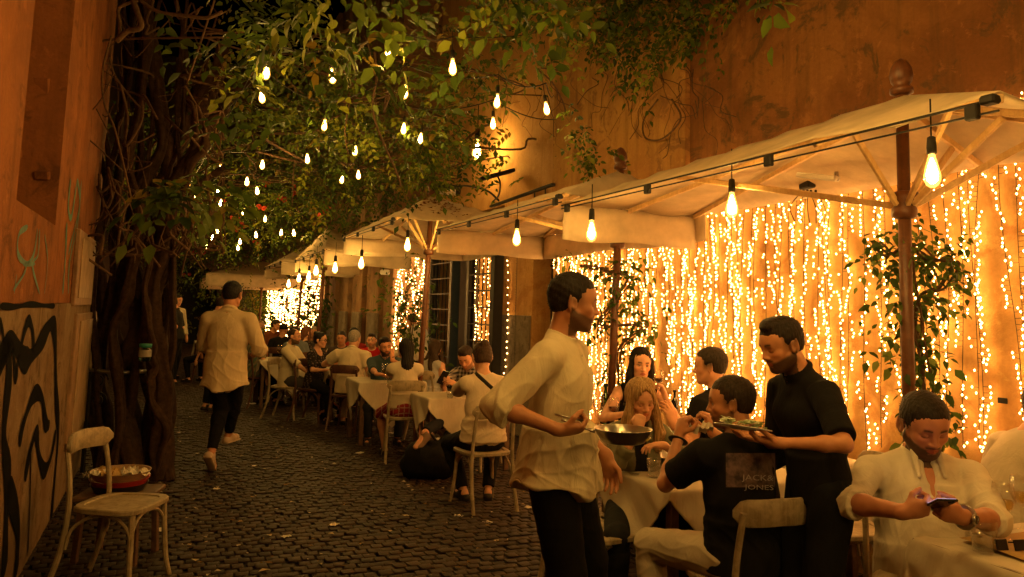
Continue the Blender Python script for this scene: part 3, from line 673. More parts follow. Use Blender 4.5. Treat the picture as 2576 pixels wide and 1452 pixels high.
zf = lambda u, v: 3.5+.22*np.sin(u*1.3+v)+.16*np.sin(v*2.7)+np.where(v > 2.3, (v-2.3)*.62, 0)-np.clip((u-9)*.035, 0, .35)
A = sprays(canopy_pts(3000, 3.6, 9.5, -1.6, 4.0, zf, 1.5), rv, 4, .25, .070)
B = sprays(canopy_pts(1600, 9.5, 16, -.9, 3.6, zf, 1.6), rv, 4, .26, .078, .5, False)
C_ = sprays(canopy_pts(1300, 16, 27, -1.6, 3.4, zf, 2.2), rv, 3, .4, .13, .5, False)
# drooping curtains of leaves: over the middle parasols, near the far end and at the trunk
def drape(n, pts, rad, pairs=4, length=.24, ls=.08, fine=True):
    P = []
    for (p, r) in pts: P.append(p+rv.normal(0, 1, (n, 3))*np.array([r, r, r*.8])*rad)
    return sprays(np.vstack(P), rv, pairs, length, ls, .6, fine)
dr = [(at_d(x, y, Y), r) for x, y, Y, r in ((1110, 370, 9, .35), (1000, 430, 11, .7), (930, 470, 12, .7), (870, 520, 13, .6), (1040, 470, 12, .5), (800, 500, 14, .8), (740, 520, 16, .8), (700, 480, 15, .9), (640, 560, 19, .8), (580, 640, 21, .8), (760, 560, 16, .4), (520, 600, 20, .9), (470, 560, 14, .5), (1080, 320, 8, .4), (960, 380, 10, .7), (860, 420, 12, .8), (580, 560, 20, 1.0), (680, 420, 13, .9), (480, 660, 22, .8))]
D_ = drape(85, dr, 1.0, 4, .26, .085, False)
dr2 = [(at_d(x, y, Y), r) for x, y, Y, r in ((620, 700, 26, 1.0), (660, 740, 26, .7), (640, 790, 27, .7))]
D2 = drape(110, dr2, 1.0, 4, .4, .13, False)
# near clusters at the top of the frame and by the trunk
near = [(at_d(x, y, Y), r) for x, y, Y, r in ((480, 470, 4.6, .10), (445, 455, 4.6, .06), (510, 500, 4.6, .08), (640, 55, 4.4, .22), (760, 15, 4.4, .2), (860, 70, 4.2, .18), (800, 10, 4.2, .2), (960, 20, 4.6, .2), (1060, 40, 4.8, .25), (1170, 30, 4.8, .25), (1370, 35, 4.5, .07), (1300, 10, 4.6, .12), (1440, 20, 5, .12), (590, 210, 5.2, .18), (610, 95, 5.0, .15), (720, 150, 5.5, .3), (900, 200, 5.6, .3))]
E_ = drape(9, near, 1.0, 3, .26, .105)
E2 = drape(3, [(at_d(1952, 18, 3.3), .02), (at_d(1370, 30, 4.3), .05)], 1.0, 1, .10, .12)
# wall creeper (dark, hugging the wall high up) and the hanging twig by the wall corner
n = 2300; uu = rv.uniform(1.6, 6.9, n); zz = 3.85+np.clip((uu-5.5)*.3, 0, 1)+rv.beta(1, 1.5, n)*3.2+np.clip((4.6-uu)*.62, 0, 3)+.18*np.sin(uu*3)+.12*np.sin(uu*7.3)
W_ = sprays(uu[:, None]*SD+(4.02-rv.beta(1, 3, n)*.5)[:, None]*SN+np.stack([0*zz, 0*zz, zz], 1), rv, 3, .18, .065, .6, True, dirs=np.tile(-SN*.6+np.array([0, 0, -.5]), (n, 1)))
tw = np.array([at_d(x, y, Y) for x, y, Y in ((1395, 245, 6.0), (1425, 300, 6.0), (1455, 350, 6.0), (1480, 385, 6.0), (1515, 398, 6.0))]); twp = catmull(tw, 9)
T_ = sprays(twp[3:]+rv.normal(0, .04, (len(twp)-3, 3)), rv, 3, .14, .055)
T2 = sprays(np.array([at_d(x, y, 6.2)+rv.normal(0, .02, 3) for x, y in ((1435, 330), (1470, 360), (1560, 395), (1500, 425), (1215, 430), (1195, 400), (2010, 90), (1885, 160), (1890, 210), (1840, 150))]), rv, 3, .16, .05)
Vv, Ff, Cc = merge([A])
npmesh('foliage', Vv, Ff, LEAFM, vine, C=Cc)
Vv, Ff, Cc = merge([B, C_, D_, D2]); npmesh('foliage', Vv, Ff, LEAFM, vine, C=Cc)
Vv, Ff, Cc = merge([E_, E2, T_, T2]); npmesh('foliage', Vv, Ff, LEAFM, vine, C=Cc)
wc = empty('wall_creeper', S(5, 4.0, 5), 'dark leafy creeper spilling over the top of the orange wall', 'creeper')
npmesh('foliage', W_[0], W_[1], LEAFM, wc, C=W_[2])
# red trumpet flowers
fl = MB(); rf = random.Random(5)
for (x, y, Y) in ((700, 505, 15), (655, 515, 15), (745, 480, 14), (580, 500, 16), (600, 550, 18), (470, 510, 14), (498, 520, 15), (830, 530, 14), (760, 600, 18), (640, 610, 19), (500, 640, 21), (470, 690, 23), (715, 500, 15.2), (825, 545, 14), (668, 470, 14.5), (560, 690, 25), (610, 575, 19)):
    c = at_d(x, y, Y)
    for k in range(3):
        q = c+np.array([rf.uniform(-.12, .12), 0, rf.uniform(-.08, .08)]); d = nrm([rf.uniform(-1, 1), -1, rf.uniform(-.6, .2)]); a, b_, _ = frame(d)
        fl.lathe([(.008, 0), (.014, .03), (.022, .05), (.055, .07)], q, 7, np.array([a, b_, d]).T, cap=False)
fl.build('blossom', m_plain('red trumpet blossom', (.55, .06, .02), .6), vine, True, kind='stuff')
# woody stems of the vine, bark furrows modelled into the tube
def stem(mb, pts, r0, r1, seed, n=22, wob=.02):
    P = catmull(np.array(pts), 16); m = len(P); rs_ = np.random.default_rng(seed); ph = rs_.uniform(0, 6, 6)
    t = np.linspace(0, 1, m); P = P+wob*np.stack([np.sin(t*23+ph[0])+np.sin(t*41+ph[1])*.5, np.sin(t*19+ph[2]), 0*t], 1)
    r = (r0+(r1-r0)*t)*(1+.16*np.sin(t*31+ph[3])+.10*np.sin(t*67+ph[4])); T = np.gradient(P, axis=0); a, b, _ = frame(T[0]); V = []
    for i in range(m):
        tt = nrm(T[i]); a = nrm(a-tt*a.dot(tt)); b = np.cross(tt, a)
        for j in range(n):
            an = 2*PI*j/n; f = 1+.18*math.sin(3*an+ph[5]+t[i]*9)+.10*math.sin(5*an-t[i]*14)+.07*math.sin(8*an+t[i]*23+ph[1])+rs_.normal(0, .025); V.append(P[i]+r[i]*f*(a*math.cos(an)+b*math.sin(an)))
    F = [(i*n+j, i*n+(j+1) % n, (i+1)*n+(j+1) % n, (i+1)*n+j) for i in range(m-1) for j in range(n)]
    mb.add(V, F)
big = [(((405, 1190), (408, 980), (388, 800), (398, 640), (432, 500), (470, 400), (520, 260), (560, 120)), 7.1, .105, .07),
       (((372, 1190), (385, 1000), (405, 860), (415, 700), (400, 560), (420, 430), (470, 330), (500, 180)), 7.4, .075, .06),
       (((330, 1200), (318, 1010), (330, 880), (352, 760), (330, 640), (350, 500), (400, 380), (390, 200), (380, -20)), 7.2, .10, .06),
       (((352, 1190), (345, 1080), (322, 970), (300, 880), (290, 760), (310, 640), (295, 500), (300, 330), (330, 100)), 7.3, .07, .04),
       (((262, 1190), (258, 1000), (262, 850), (246, 700), (262, 560), (300, 440), (310, 250), (345, -10)), 7.5, .06, .04),
       (((290, 1200), (300, 1020), (285, 860), (310, 760), (345, 640), (350, 560), (330, 420), (352, 260), (365, 60)), 7.0, .055, .045),
       (((425, 1185), (430, 1040), (418, 900), (430, 780), (425, 640), (452, 560), (500, 470), (560, 420)), 7.5, .05, .03),
       (((395, 1190), (410, 1080), (378, 960), (392, 900), (370, 800), (372, 640)), 6.9, .045, .03),
       (((240, 1180), (238, 900), (246, 760), (232, 620), (250, 480)), 7.6, .05, .03),
       (((330, 880), (372, 800), (400, 740), (430, 660), (478, 600)), 7.2, .05, .025),
       (((345, 560), (400, 470), (420, 330), (360, 200), (380, 60)), 7.3, .06, .04),
       (((440, 520), (500, 380), (540, 300), (600, 230), (680, 170)), 7.0, .06, .03)]
for k in range(9):
    x = 238+k*23+rv.uniform(-8, 8); pts = [(x, 1192)]; y = 1192
    while y > 60: y -= rv.uniform(120, 190); x += rv.normal(6, 20); pts.append((x, y))
    big.append((tuple(pts), rv.uniform(6.9, 7.6), rv.uniform(.03, .05), .018))
for i, (pts, Y, r0, r1) in enumerate(big):
    r0 *= .76; r1 *= .85
    mb = MB(); stem(mb, [at_d(x, y, Y) if y < 1180 else at_z(x, y+20, 0.0)*1.0 for x, y in pts], r0, r1, i); mb.build('trunk', BARKM, vine, True)
mb = MB()
for k in range(85):
    x = rv.uniform(240, 560); y = rv.uniform(0, 700); Y = rv.uniform(6.2, 7.6); P = [at_d(x, y, Y)]
    for j in range(5): x = min(x+rv.normal(0, 34), 560); y = min(y+rv.uniform(-80, 90), 640); Y += rv.normal(0, .12); P.append(at_d(x, y, Y))
    mb.tube(catmull(P, 5), rv.uniform(.004, .013), 5)
for pts, Y, r in ((((350, 0), (400, 30), (470, 40), (520, 45), (560, 30)), 5.5, .014), (((300, 90), (302, 60), (300, 20), (350, 0)), 5.5, .012), (((292, 105), (320, 80), (355, 68), (345, 30), (335, 0)), 5.5, .02), (((540, 0), (520, 60), (470, 210)), 5.6, .008), (((1008, 470), (1000, 440), (940, 290), (948, 190), (942, 130)), 6.5, .010), (((942, 190), (928, 120), (915, 90)), 6.5, .007), (((280, 90), (258, 180), (262, 260), (290, 330), (335, 520)), 6.0, .008),
                  (((240, 620), (300, 642), (360, 640), (425, 622)), 6.6, .008), (((862, 170), (880, 240), (868, 330), (878, 400)), 7, .006), (((760, 300), (740, 420), (735, 520)), 9, .007)):
    mb.tube(catmull([at_d(x, y, Y) for x, y in pts], 7), r, 6)
for k in range(60):   # twigs threading the canopy
    u_, v_ = rv.uniform(6, 14), rv.uniform(.3, 3.8); z_ = 3.5+rv.uniform(0, .6); P = [S(u_, v_, z_)]
    for j in range(5): u_ += rv.normal(.2, .35); v_ += rv.normal(0, .4); z_ += rv.normal(0, .12); P.append(S(u_, v_, z_))
    mb.tube(catmull(P, 5), rv.uniform(.004, .016), 5)
mb.build('twig', BARK, vine, True, kind='stuff')
mb = MB()
for k in range(34):  # dry tendrils hanging on the wall
    x = rv.uniform(1300, 1780); y = rv.uniform(150, 260); P = [at_v(x, y, 4.03)]; dx = rv.normal(0, 14)
    for j in range(rv.integers(3, 6)): x += dx+rv.normal(0, 16); y += rv.uniform(5, 48); P.append(at_v(x, y, 4.0-rv.uniform(0, .06)))
    mb.tube(catmull(P, 5), rv.uniform(.002, .005), 4)
mb.tube(catmull([at_v(x, y, 4.0) for x, y in ((1655, 250), (1620, 300), (1622, 345), (1660, 352), (1700, 320), (1712, 290), (1690, 250))], 6), .009, 5)
mb.build('tendril', BARK, wc, True, kind='stuff')
# potted climbers tied to the parasol poles
def climber(name, label, path, Y, spread, n, ls, pot=None, seed=0):
    r = np.random.default_rng(seed); P = catmull([at_d(x, y, Y) for x, y in path], 12); root = P[-1].copy()
    e = empty(name, (root[0], root[1], 0), label, 'plant', 'climbing plants on the parasol poles'); m = MB()
    for k in range(4): m.tube(P+np.array([math.sin(k*2.1)*.02, math.cos(k*2.3)*.02, 0])+.012*np.sin(np.linspace(0, 20, len(P))[:, None]+k), .006, 5)
    m.build('stem', BARK, e, True)
    idx = r.integers(0, len(P), n); sp = np.array([spread(i/len(P)) for i in idx])
    c = P[idx]+r.normal(0, 1, (n, 3))*np.array([1, .6, 1])*sp[:, None]
    V, F, C = sprays(c, r, 1, ls*1.0, ls, .7, True, green=np.array([[.05, .09, .015], [.08, .13, .02], [.13, .17, .03], [.045, .075, .012]]))
    npmesh('foliage', V, F, LEAFM, e, C=C)
    return e
p1Y = uvz(at_v(2275, 500, 3.3)); Y1 = at_v(2275, 600, 3.3)[1]
climber('climbing_plant', 'tall leafy climber round the nearest parasol pole beside the man with a phone', [(2270, 600), (2290, 680), (2300, 780), (2320, 880), (2330, 980), (2345, 1060), (2360, 1200)], Y1+.04, lambda t: .05+.05*(1-t), 150, .06, seed=1)
climber('climbing_plant.001', 'side shoots of climber arching left and right of the nearest parasol pole', [(2200, 615), (2240, 640), (2290, 620), (2340, 650), (2400, 660), (2370, 720), (2310, 780), (2300, 1150)], Y1+.1, lambda t: .03+.03*(t < .8), 130, .055, seed=2)
climber('climbing_plant.002', 'climber behind the second parasol pole and the waiter carrying a pan', [(1460, 670), (1530, 680), (1580, 700), (1545, 760), (1510, 820), (1620, 820), (1560, 880), (1560, 1020)], 6.1, lambda t: .09, 190, .065, seed=3)
climber('climbing_plant.003', 'dark climber in front of the narrow middle light curtain', [(1030, 712), (1020, 760), (1035, 820), (1030, 900)], 11.5, lambda t: .24, 170, .10, seed=4)
climber('climbing_plant.004', 'bushy climber in front of the far light curtain', [(790, 740), (775, 780), (780, 830), (785, 880)], 17.5, lambda t: .42, 260, .14, seed=5)
# leaves fallen on the third parasol and scraps on the ground
lf = []
# ================================================================== furniture and table things
def loc2w(mb_pts, o, yaw):
    return np.asarray(mb_pts)@Rz(yaw).T+np.asarray(o)
class LB_(MB):
    """builder that moves local shapes to a place"""
    def __init__(s, o, yaw): super().__init__(); s.o = np.asarray(o, float); s.R = Rz(yaw)
    def add(s, V, F, col=None): return super().add(np.asarray(V, float)@s.R.T+s.o, F, col)
def chair(o, yaw, mat, label, group='bistro chairs', cat='chair', tilt=0):
    """local: front = +x, seat centre over origin"""
    e = empty('bistro_chair', o, label, cat, group); o = np.asarray(o, float)
    def sub(name, fn, par=e, sm=True, ang=.6, m=mat):
        b = LB_(o, yaw); fn(b); return b.build(name, m, par, sm, angle=ang)
    def seat(b):
        n = 36; ring = []
        for k in range(n):
            a = 2*PI*k/n; c, s_ = math.cos(a), math.sin(a); q = 4.2
            r = (abs(c)**q+abs(s_)**q)**(-1/q); w_ = .205-.018*(-c*r); ring.append((c*r*.205, s_*r*w_))
        ring = np.array(ring); V = []
        for sc, z in ((.94, .432), (1, .438), (1, .458), (.97, .464), (.80, .464), (.78, .458), (.4, .456)): V += [(x*sc, y*sc, z) for x, y in ring]
        F = [(i*n+j, i*n+(j+1) % n, (i+1)*n+(j+1) % n, (i+1)*n+j) for i in range(6) for j in range(n)]; F += [tuple(range(n))[::-1], tuple(range(6*n, 7*n))]
        b.add(V, F)
    so = sub('seat', seat)
    for s_ in (-1, 1):
        sub('leg', lambda b: b.tube(catmull([(.165, .155*s_, .44), (.172, .165*s_, .3), (.185, .18*s_, .12), (.21, .195*s_, 0)], 5), np.linspace(.017, .014, 16), 8))
        sub('leg', lambda b: b.tube(catmull([(-.29, .19*s_, 0), (-.225, .185*s_, .2), (-.195, .178*s_, .42), (-.205, .172*s_, .6), (-.245, .165*s_, .80)], 6), np.linspace(.016, .014, 25), 8))
        def arch(b, s_=s_):
            b.tube(catmull([(.178, .172*s_, .24), (.16, .17*s_, .34), (.09, .165*s_, .405), (.0, .16*s_, .42), (-.09, .165*s_, .405), (-.17, .175*s_, .34), (-.195, .182*s_, .24)], 5), .0095, 7)
        sub('bracket', arch)
    sub('bracket', lambda b: b.tube(catmull([(.182, -.165, .24), (.17, -.15, .34), (.165, -.09, .405), (.16, 0, .42), (.165, .09, .405), (.17, .15, .34), (.182, .165, .24)], 5), .0095, 7))
    def back(b):
        n = 15; V = []
        for i in range(n):
            t = -1+2*i/(n-1); y = t*.195; x = -.262+.052*t*t; h = .055*(1-.75*max(0, abs(t)-.75)**2*16); zc = .80-.008*abs(t)
            dx = nrm([1, -2*.052*t/.195, 0])
            for (dz, q) in ((-1, -.006), (-.85, -.011), (0, -.012), (.85, -.011), (1, -.006), (1, .006), (.85, .011), (0, .012), (-.85, .011), (-1, .006)): V.append((x+dx[0]*q, y-dx[1]*q*-1, zc+h*dz))
        m = 10; F = [(i*m+j, i*m+(j+1) % m, (i+1)*m+(j+1) % m, (i+1)*m+j) for i in range(n-1) for j in range(m)]; F += [tuple(range(m))[::-1], tuple((n-1)*m+j for j in range(m))]
        b.add(V, F)
    sub('backrest', back, ang=.9)
    return e
def table(u0, u1, v0, v1, label, h=.73, over=.30, seed=0, clabel=None, rot=.0):
    c = S((u0+u1)/2, (v0+v1)/2, 0); e = empty('restaurant_table', c, label, 'table', 'restaurant tables')
    b = MB(); sbox(b, v0, v1, u0, u1, h-.035, h-.004, .004); b.build('tabletop', DARKW, e)
    for uu in (u0+.05, u1-.05):
        for vv in (v0+.05, v1-.05): b = MB(); b.box(S(uu, vv, (h-.036)/2), (.05, .05, h-.036), RS, .004); b.build('leg', DARKW, e)
    a, bb = (v1-v0)/2, (u1-u0)/2; V = []; rs_ = np.random.default_rng(seed); ph = rs_.uniform(0, 6, 4)
    cr, sr = math.cos(rot), math.sin(rot); ha, hb = (a+over, bb+over) if not rot else (max(a, bb)*1.0+over,)*2
    if rot: ha, hb = a*.5+bb*.5+over, a*.5+bb*.5+over
    X = np.linspace(-ha, ha, 64); Y = np.linspace(-hb, hb, 64)
    for x0 in X:
        for y0 in Y:
            x, y = x0*cr-y0*sr, x0*sr+y0*cr; cx, cy = np.clip(x, -a, a), np.clip(y, -bb, bb); dx, dy = x-cx, y-cy; d = math.hypot(dx, dy)
            if d < 1e-6: V.append(S(y, x, h+.0015*math.sin(x*19+ph[0])*math.sin(y*23+ph[1])).tolist()); continue
            nx, ny = dx/d, dy/d; d = min(d, h-.06); corner = (abs(dx) > 1e-6 and abs(dy) > 1e-6)
            per = (x*3.1-y*2.7); out = .008+.06*d+.10*d*math.sin(per*4+ph[2])+.04*d*math.sin(per*11+ph[3]); out = max(out, .006)
            if corner:
                an = math.atan2(abs(dy), abs(dx))/(PI/2); fold = math.sin(an*PI)
                out += .12*d*fold+.06*d*math.sin(an*PI*3+ph[0])*fold
            V.append(S(cy+ny*out, cx+nx*out, h-d+.004*(d < .02)))
    V = np.array([S((u0+u1)/2, (v0+v1)/2, 0)*np.array([1, 1, 0])+np.asarray(q) for q in V]); m = MB(); m.grid(V, len(X), len(Y), flip=True)
    o = m.build('tablecloth', LINEN, None, True, label=clabel or 'cream linen cloth draped over the '+label.split(' with')[0].split(' in front')[0].split(' by the')[0], cat='tablecloth', group='cream tablecloths')
    md = o.modifiers.new('sub', 'SUBSURF'); md.levels = md.render_levels = 1; md2 = o.modifiers.new('thick', 'SOLIDIFY'); md2.thickness = .003; md2.offset = 1
    return e
WATER = m_glass('still water', (.93, .95, .93), 0, 1.33); WINE_R = m_plain('red wine', (.06, .004, .006), .1, 0, .5, .05); WINE_W = m_glass('white wine', (.9, .75, .35), 0, 1.36)
PAPER = m_plain('kraft paper', (.42, .26, .10), .85, 0, .2, .1); NAPK = m_plain('white paper napkin', (.62, .56, .46), .9, 0, .1, .08); STEEL = m_plain('brushed steel', (.45, .42, .38), .28, 1.0, .5, .15)
GLASSG = m_glass('dark green bottle glass', (.05, .09, .03), 0, 1.5)
def wall_prof(outer, th=.0022):
    return outer+[(max(r-th, .001), z) for r, z in outer[::-1] if z > outer[0][1]+.006]+[(.0005, outer[0][1]+.008)]
def tumbler(p, label, s=1.0, water=.45, group='water glasses'):
    b = MB(); pr = wall_prof([(.028*s, 0), (.030*s, .012*s), (.033*s, .045*s), (.038*s, .05*s), (.041*s, .095*s)]); b.lathe(pr, p, 20, cap=True); o = b.build('tumbler', GLASS, None, True, label, 'glass', group, loc=p)
    if water: w_ = MB(); w_.lathe([(.026*s, .009), (.030*s, .095*s*water)], p, 18); w_.build('water', WATER, o, True)
    return o
def wineglass(p, label, s=1.0, mat=None, group='wine glasses', fill=.35):
    b = MB(); b.lathe([(.034*s, 0), (.034*s, .002), (.006*s, .008*s), (.004*s, .02*s), (.004*s, .085*s), (.01*s, .092*s), (.030*s, .11*s), (.040*s, .14*s), (.039*s, .17*s), (.033*s, .205*s), (.032*s, .205*s), (.038*s, .17*s), (.0385*s, .14*s), (.028*s, .112*s), (.002, .098*s)], p, 18, cap=False)
    o = b.build('wine_glass', GLASS, None, True, label, 'wine glass', group, loc=p)
    if mat: w_ = MB(); w_.lathe([(.004*s, .100*s), (.027*s, .113*s), (.036*s, .14*s)], p, 16); w_.build('wine', mat, o, True)
    return o
def bottle(p, label, h=.31, r=.038, mat=None, lab=(.03, .025, .02), group='bottles', square=False):
    mat = mat or GLASSG; b = MB(); n = 4 if False else 18
    pr = [(r*.9, 0), (r, .006), (r, h*.58), (r*.9, h*.66), (r*.42, h*.76), (r*.36, h*.80), (r*.36, h*.93)]
    if square: pr = [(r*.95, 0), (r*1.05, .006), (r*1.05, h*.50), (r*.95, h*.56), (r*.5, h*.66), (r*.42, h*.70), (r*.42, h*.82)]
    b.lathe(pr, p, n); o = b.build('bottle', mat, None, True, label, 'bottle', group, angle=.8, loc=p)
    c = MB(); c.lathe([(r*.45, h*(.82 if square else .93)), (r*.48, h*(.83 if square else .94)), (r*.48, h), (r*.4, h*1.005)], p, 14); c.build('cap', BLACKM, o, True, angle=.8)
    c = MB(); c.lathe([(r*1.03+(.003 if square else 0), h*.16), (r*1.03+(.003 if square else 0), h*.44)], p, n, cap=False); c.build('paper_label', m_plain('bottle label %s' % (lab,), lab, .6), o, True)
    c = MB(); c.lathe([(r*1.05+(.003 if square else 0), h*.20), (r*1.05+(.003 if square else 0), h*.26)], p, n, cap=False); c.build('gold_band', m_plain('gold foil', (.55, .38, .12), .4, .3), o, True)
    return o
def plate(p, label, r=.12, group='plates'):
    b = MB(); b.lathe([(r*.5, 0), (r*.6, .003), (r, .018), (r*.99, .021), (r*.62, .008), (.001, .006)], p, 28, cap=False); return b.build('plate', CERAMIC, None, True, label, 'plate', group, loc=p)
def pan(c, handle_dir, label, r=.115, d=.05, hl=.2, food=(.55, .40, .10), tiltR=None, hz=.05):
    R = np.eye(3) if tiltR is None else tiltR; b = MB(); n = 32
    b.lathe([(r*.66, 0), (r*.75, .004), (r*.92, d*.6), (r, d), (r*1.02, d+.002), (r*.99, d+.002), (r*.9, d*.6), (r*.72, .008), (.001, .006)], c, n, R, cap=False)
    o = b.build('frying_pan', STEEL, None, True, label, 'pan', angle=.9, loc=c)
    hd = nrm(handle_dir); b = MB(); a = c+R@(np.array([hd[0]*r*.97, hd[1]*r*.97, d*.7])); m_ = c+R@(hd*(r+.05)+np.array([0, 0, d*.75+.012])); e_ = c+R@(hd*(r+hl)+np.array([0, 0, d+hz]))
    b.tube(catmull([a, m_, e_], 6), [.014]*3+[.010]*7+[.013]*3, 8, sq=.5); b.build('handle', STEEL, o, True)
    b = MB(); rr = np.random.default_rng(8); fm = m_plain('pasta %s' % (food,), food, .5, 0, .4, .4, 90)
    for k in range(46):
        a_ = rr.uniform(0, 6.28); q = r*.72*math.sqrt(rr.random()); p = np.array([q*math.cos(a_), q*math.sin(a_), .014+rr.uniform(0, .012)]); t = rr.uniform(0, 6.28); L = rr.uniform(.012, .03)
        pts = [p+np.array([math.cos(t+w_)*L*w_, math.sin(t+w_)*L*w_, .004*math.sin(w_*5)]) for w_ in np.linspace(0, 1.6, 6)]; b.tube(np.array(pts)@R.T+c, .0035, 5)
    b.build('pasta', fm, o, True, kind='stuff'); return o
def crumple(p, size, label, cat='paper scrap', group=None, mat=None, flat=.35, seed=0, name='paper_scrap', yaw=0.0, parent=None):
    r = np.random.default_rng(seed); n = 9; V = []
    for i in range(n):
        for j in range(n):
            a, b = -1+2*i/(n-1), -1+2*j/(n-1); rad = 1+r.normal(0, .06)
            V.append((a*size*.5*rad, b*size*.36*rad, size*flat*(abs(math.sin(a*3+seed)*math.cos(b*4+seed*2))*.5+r.uniform(0, .35))))
    V = np.array(V); V[:, 2] -= V[:, 2].min(); m = MB(); m.grid(V@Rz(yaw).T+np.asarray(p), n, n); o = m.build(name, mat or NAPK, parent, False, label, cat, group, loc=p if parent is None else None); md = o.modifiers.new('thick', 'SOLIDIFY'); md.thickness = .0015
    return o
GZ = .014
# --- left foreground: cafe chair, vine fence, stool with trays
c1 = at_z(306, 1262, .46)
chair([c1[0], c1[1], 0], -.10, CHAIRW, 'worn pale bistro chair standing empty against the graffiti wall', 'empty chairs')
ff = empty('vine_guard', at_z(380, 1185, 0), 'low black iron guard rail with scroll ends around the vine trunks', 'railing')
b = MB(); ra = at_z(378, 934, .93); pY = ra[1]; b.tube(catmull([at_d(226, 930, pY-.2), at_d(290, 937, pY-.25), at_d(340, 936, pY-.15), ra], 6), .018, 8); b.build('top_rail', GREYM, ff, True)
b = MB(); b.tube(catmull([at_d(228, 1108, pY-.2), at_d(290, 1115, pY-.25), at_d(345, 1108, pY-.15), at_d(378, 1098, pY)], 6), .017, 8); b.build('lower_rail', BLACKM, ff, True)
b = MB(); b.bar([ra[0], ra[1], 0], [ra[0], ra[1], .95], .03); b.build('post', BLACKM, ff); b = MB(); q = at_d(228, 930, pY-.2); b.bar([q[0], q[1], 0], [q[0], q[1], .93], .03); b.build('post', BLACKM, ff)
for sx, sy, rr_ in ((248, 955, .09), (248, 1005, .07)):
    c = at_d(sx, sy, pY-.2); b = MB(); b.tube([c+np.array([math.cos(a), 0, math.sin(a)])*rr_*(1-a/12) for a in np.linspace(0, 9, 34)], .008, 6); b.build('scroll', BLACKM, ff, True)
so = at_z(303, 1240, .40); e = empty('stool', [so[0], so[1], 0], 'dark low stool carrying a stack of round trays beside the vine', 'stool')
b = MB(); b.box([so[0], so[1], .40], (.44, .36, .03), Rz(.15), .01); b.build('seat', DARKW, e)
for sx in (-.18, .18):
    for sy in (-.14, .14): b = MB(); b.bar([so[0]+sx, so[1]+sy, 0], [so[0]+sx*.9, so[1]+sy*.9, .39], .035); b.build('leg', DARKW, e)
def tray(z, col, name, lb, r):
    b = MB(); b.lathe([(r*.86, 0), (r, .045), (r*1.02, .047), (r*.98, .045), (r*.85, .006), (.001, .005)], [so[0]-.01, so[1], z], 36, cap=False); return b.build(name, m_plain(name+' enamel', col, .35, 0, .5, .1), None, True, lb, 'tray', loc=[so[0], so[1], z])
tray(.418, (.015, .012, .01), 'serving_tray', 'black round tray at the bottom of the stack on the stool', .165); tray(.447, (.45, .03, .015), 'red_tray', 'red round tray in the middle of the stack on the stool', .17); tray(.492, (.28, .17, .09), 'brown_tray', 'brown round tray full of used napkins on top of the red tray', .175)
for k, (dx, dy) in enumerate(((-.10, .02), (-.04, -.05), (.03, .03), (.10, -.02), (-.12, -.06))):
    crumple([so[0]+dx, so[1]+dy, .505], .13, 'crumpled paper in the brown tray, '+('tallest upright piece at the right', 'front left piece', 'middle piece', 'right hand piece', 'piece at the far left rim')[k], 'used napkin', 'used napkins in the tray', PAPER if k in (0, 1) else NAPK, .55, k, 'used_napkin', k*1.1)
# glass jar with green lid jammed among the trunks
jp = at_d(366, 880, 6.7); b = MB(); b.lathe([(.045, -.10), (.05, -.09), (.05, .02), (.036, .05)], jp, 18); jo = b.build('green_bottle', m_glass('bottle green', (.25, .6, .5)), None, True, 'upturned green plastic bottle with a paper label wedged between vine trunks', 'bottle', angle=.8)
b = MB(); b.lathe([(.052, -.06), (.052, 0)], jp, 18, cap=False); b.build('paper_label', m_plain('torn label', (.25, .22, .18), .8), jo, True); b = MB(); b.lathe([(.05, .02), (.052, .05), (.05, .052)], jp, 18); b.build('cap', m_plain('teal cap', (.02, .18, .13), .5), jo, True)
# --- tables
tA = U(2293, 1351, .735); table(tA[0]-1.25, tA[0], tA[1], tA[1]+.85, 'nearest table at the lower right corner with glasses', over=.34, seed=1, h=.735)
tM = U(1686, 1235, .735); table(tM[0], tM[0]+.72, tM[1], tM[1]+1.0, 'middle table between the two waiters with pan and tumbler', over=.22, seed=2, h=.735, rot=.785)
tN = U(2068, 1168, .735); table(tN[0], tN[0]+.62, tN[1], VN-.12, 'table against the light wall with a single square bottle', over=.40, seed=3, h=.735)
tWc = at_d(1640, 1060, 5.55); tw_ = uvz(tWc); table(tw_[0]-.35, tw_[0]+.35, tw_[1]-.5, tw_[1]+.5, 'table behind the young couple with wine bottles', over=.25, seed=4, h=.735)
t2 = U(1080, 1003, .735); table(t2[0], t2[0]+.6, t2[1], t2[1]+.9, 'table of the woman with a bun with folded cloth corner', over=0.24, seed=5, h=.735, rot=.785)
t3 = U(905, 962, .735); table(t3[0], t3[0]+.7, t3[1], t3[1]+.8, 'table of the bearded man in denim with a white wine glass', over=0.25, seed=6, h=.735, rot=.785)
t4 = U(828, 932, .735); table(t4[0], t4[0]+.8, t4[1], t4[1]+.9, 'table with two beers beside the grey haired man', over=0.22, seed=7, h=.735, rot=.785)
t5 = U(655, 907, .735); table(t5[0], t5[0]+.8, t5[1], t5[1]+1.0, 'crowded table behind the walking man with a white wine glass', over=0.22, seed=8, h=.735, rot=.785)
t6 = U(492, 860, .735); table(t6[0], t6[0]+.8, t6[1], t6[1]+.9, 'small far table at the end of the row by the dark arch', over=0.20, seed=9, h=.735, rot=.785)
t7 = (t5[0]+2.6, t5[1]+.2); table(t7[0], t7[0]+.8, t7[1], t7[1]+1.6, 'far party table before the bright curtain', over=.3, seed=10, h=.735)
TH_ = .74
def on(px, py, z=.74): return at_z(px, py, z)
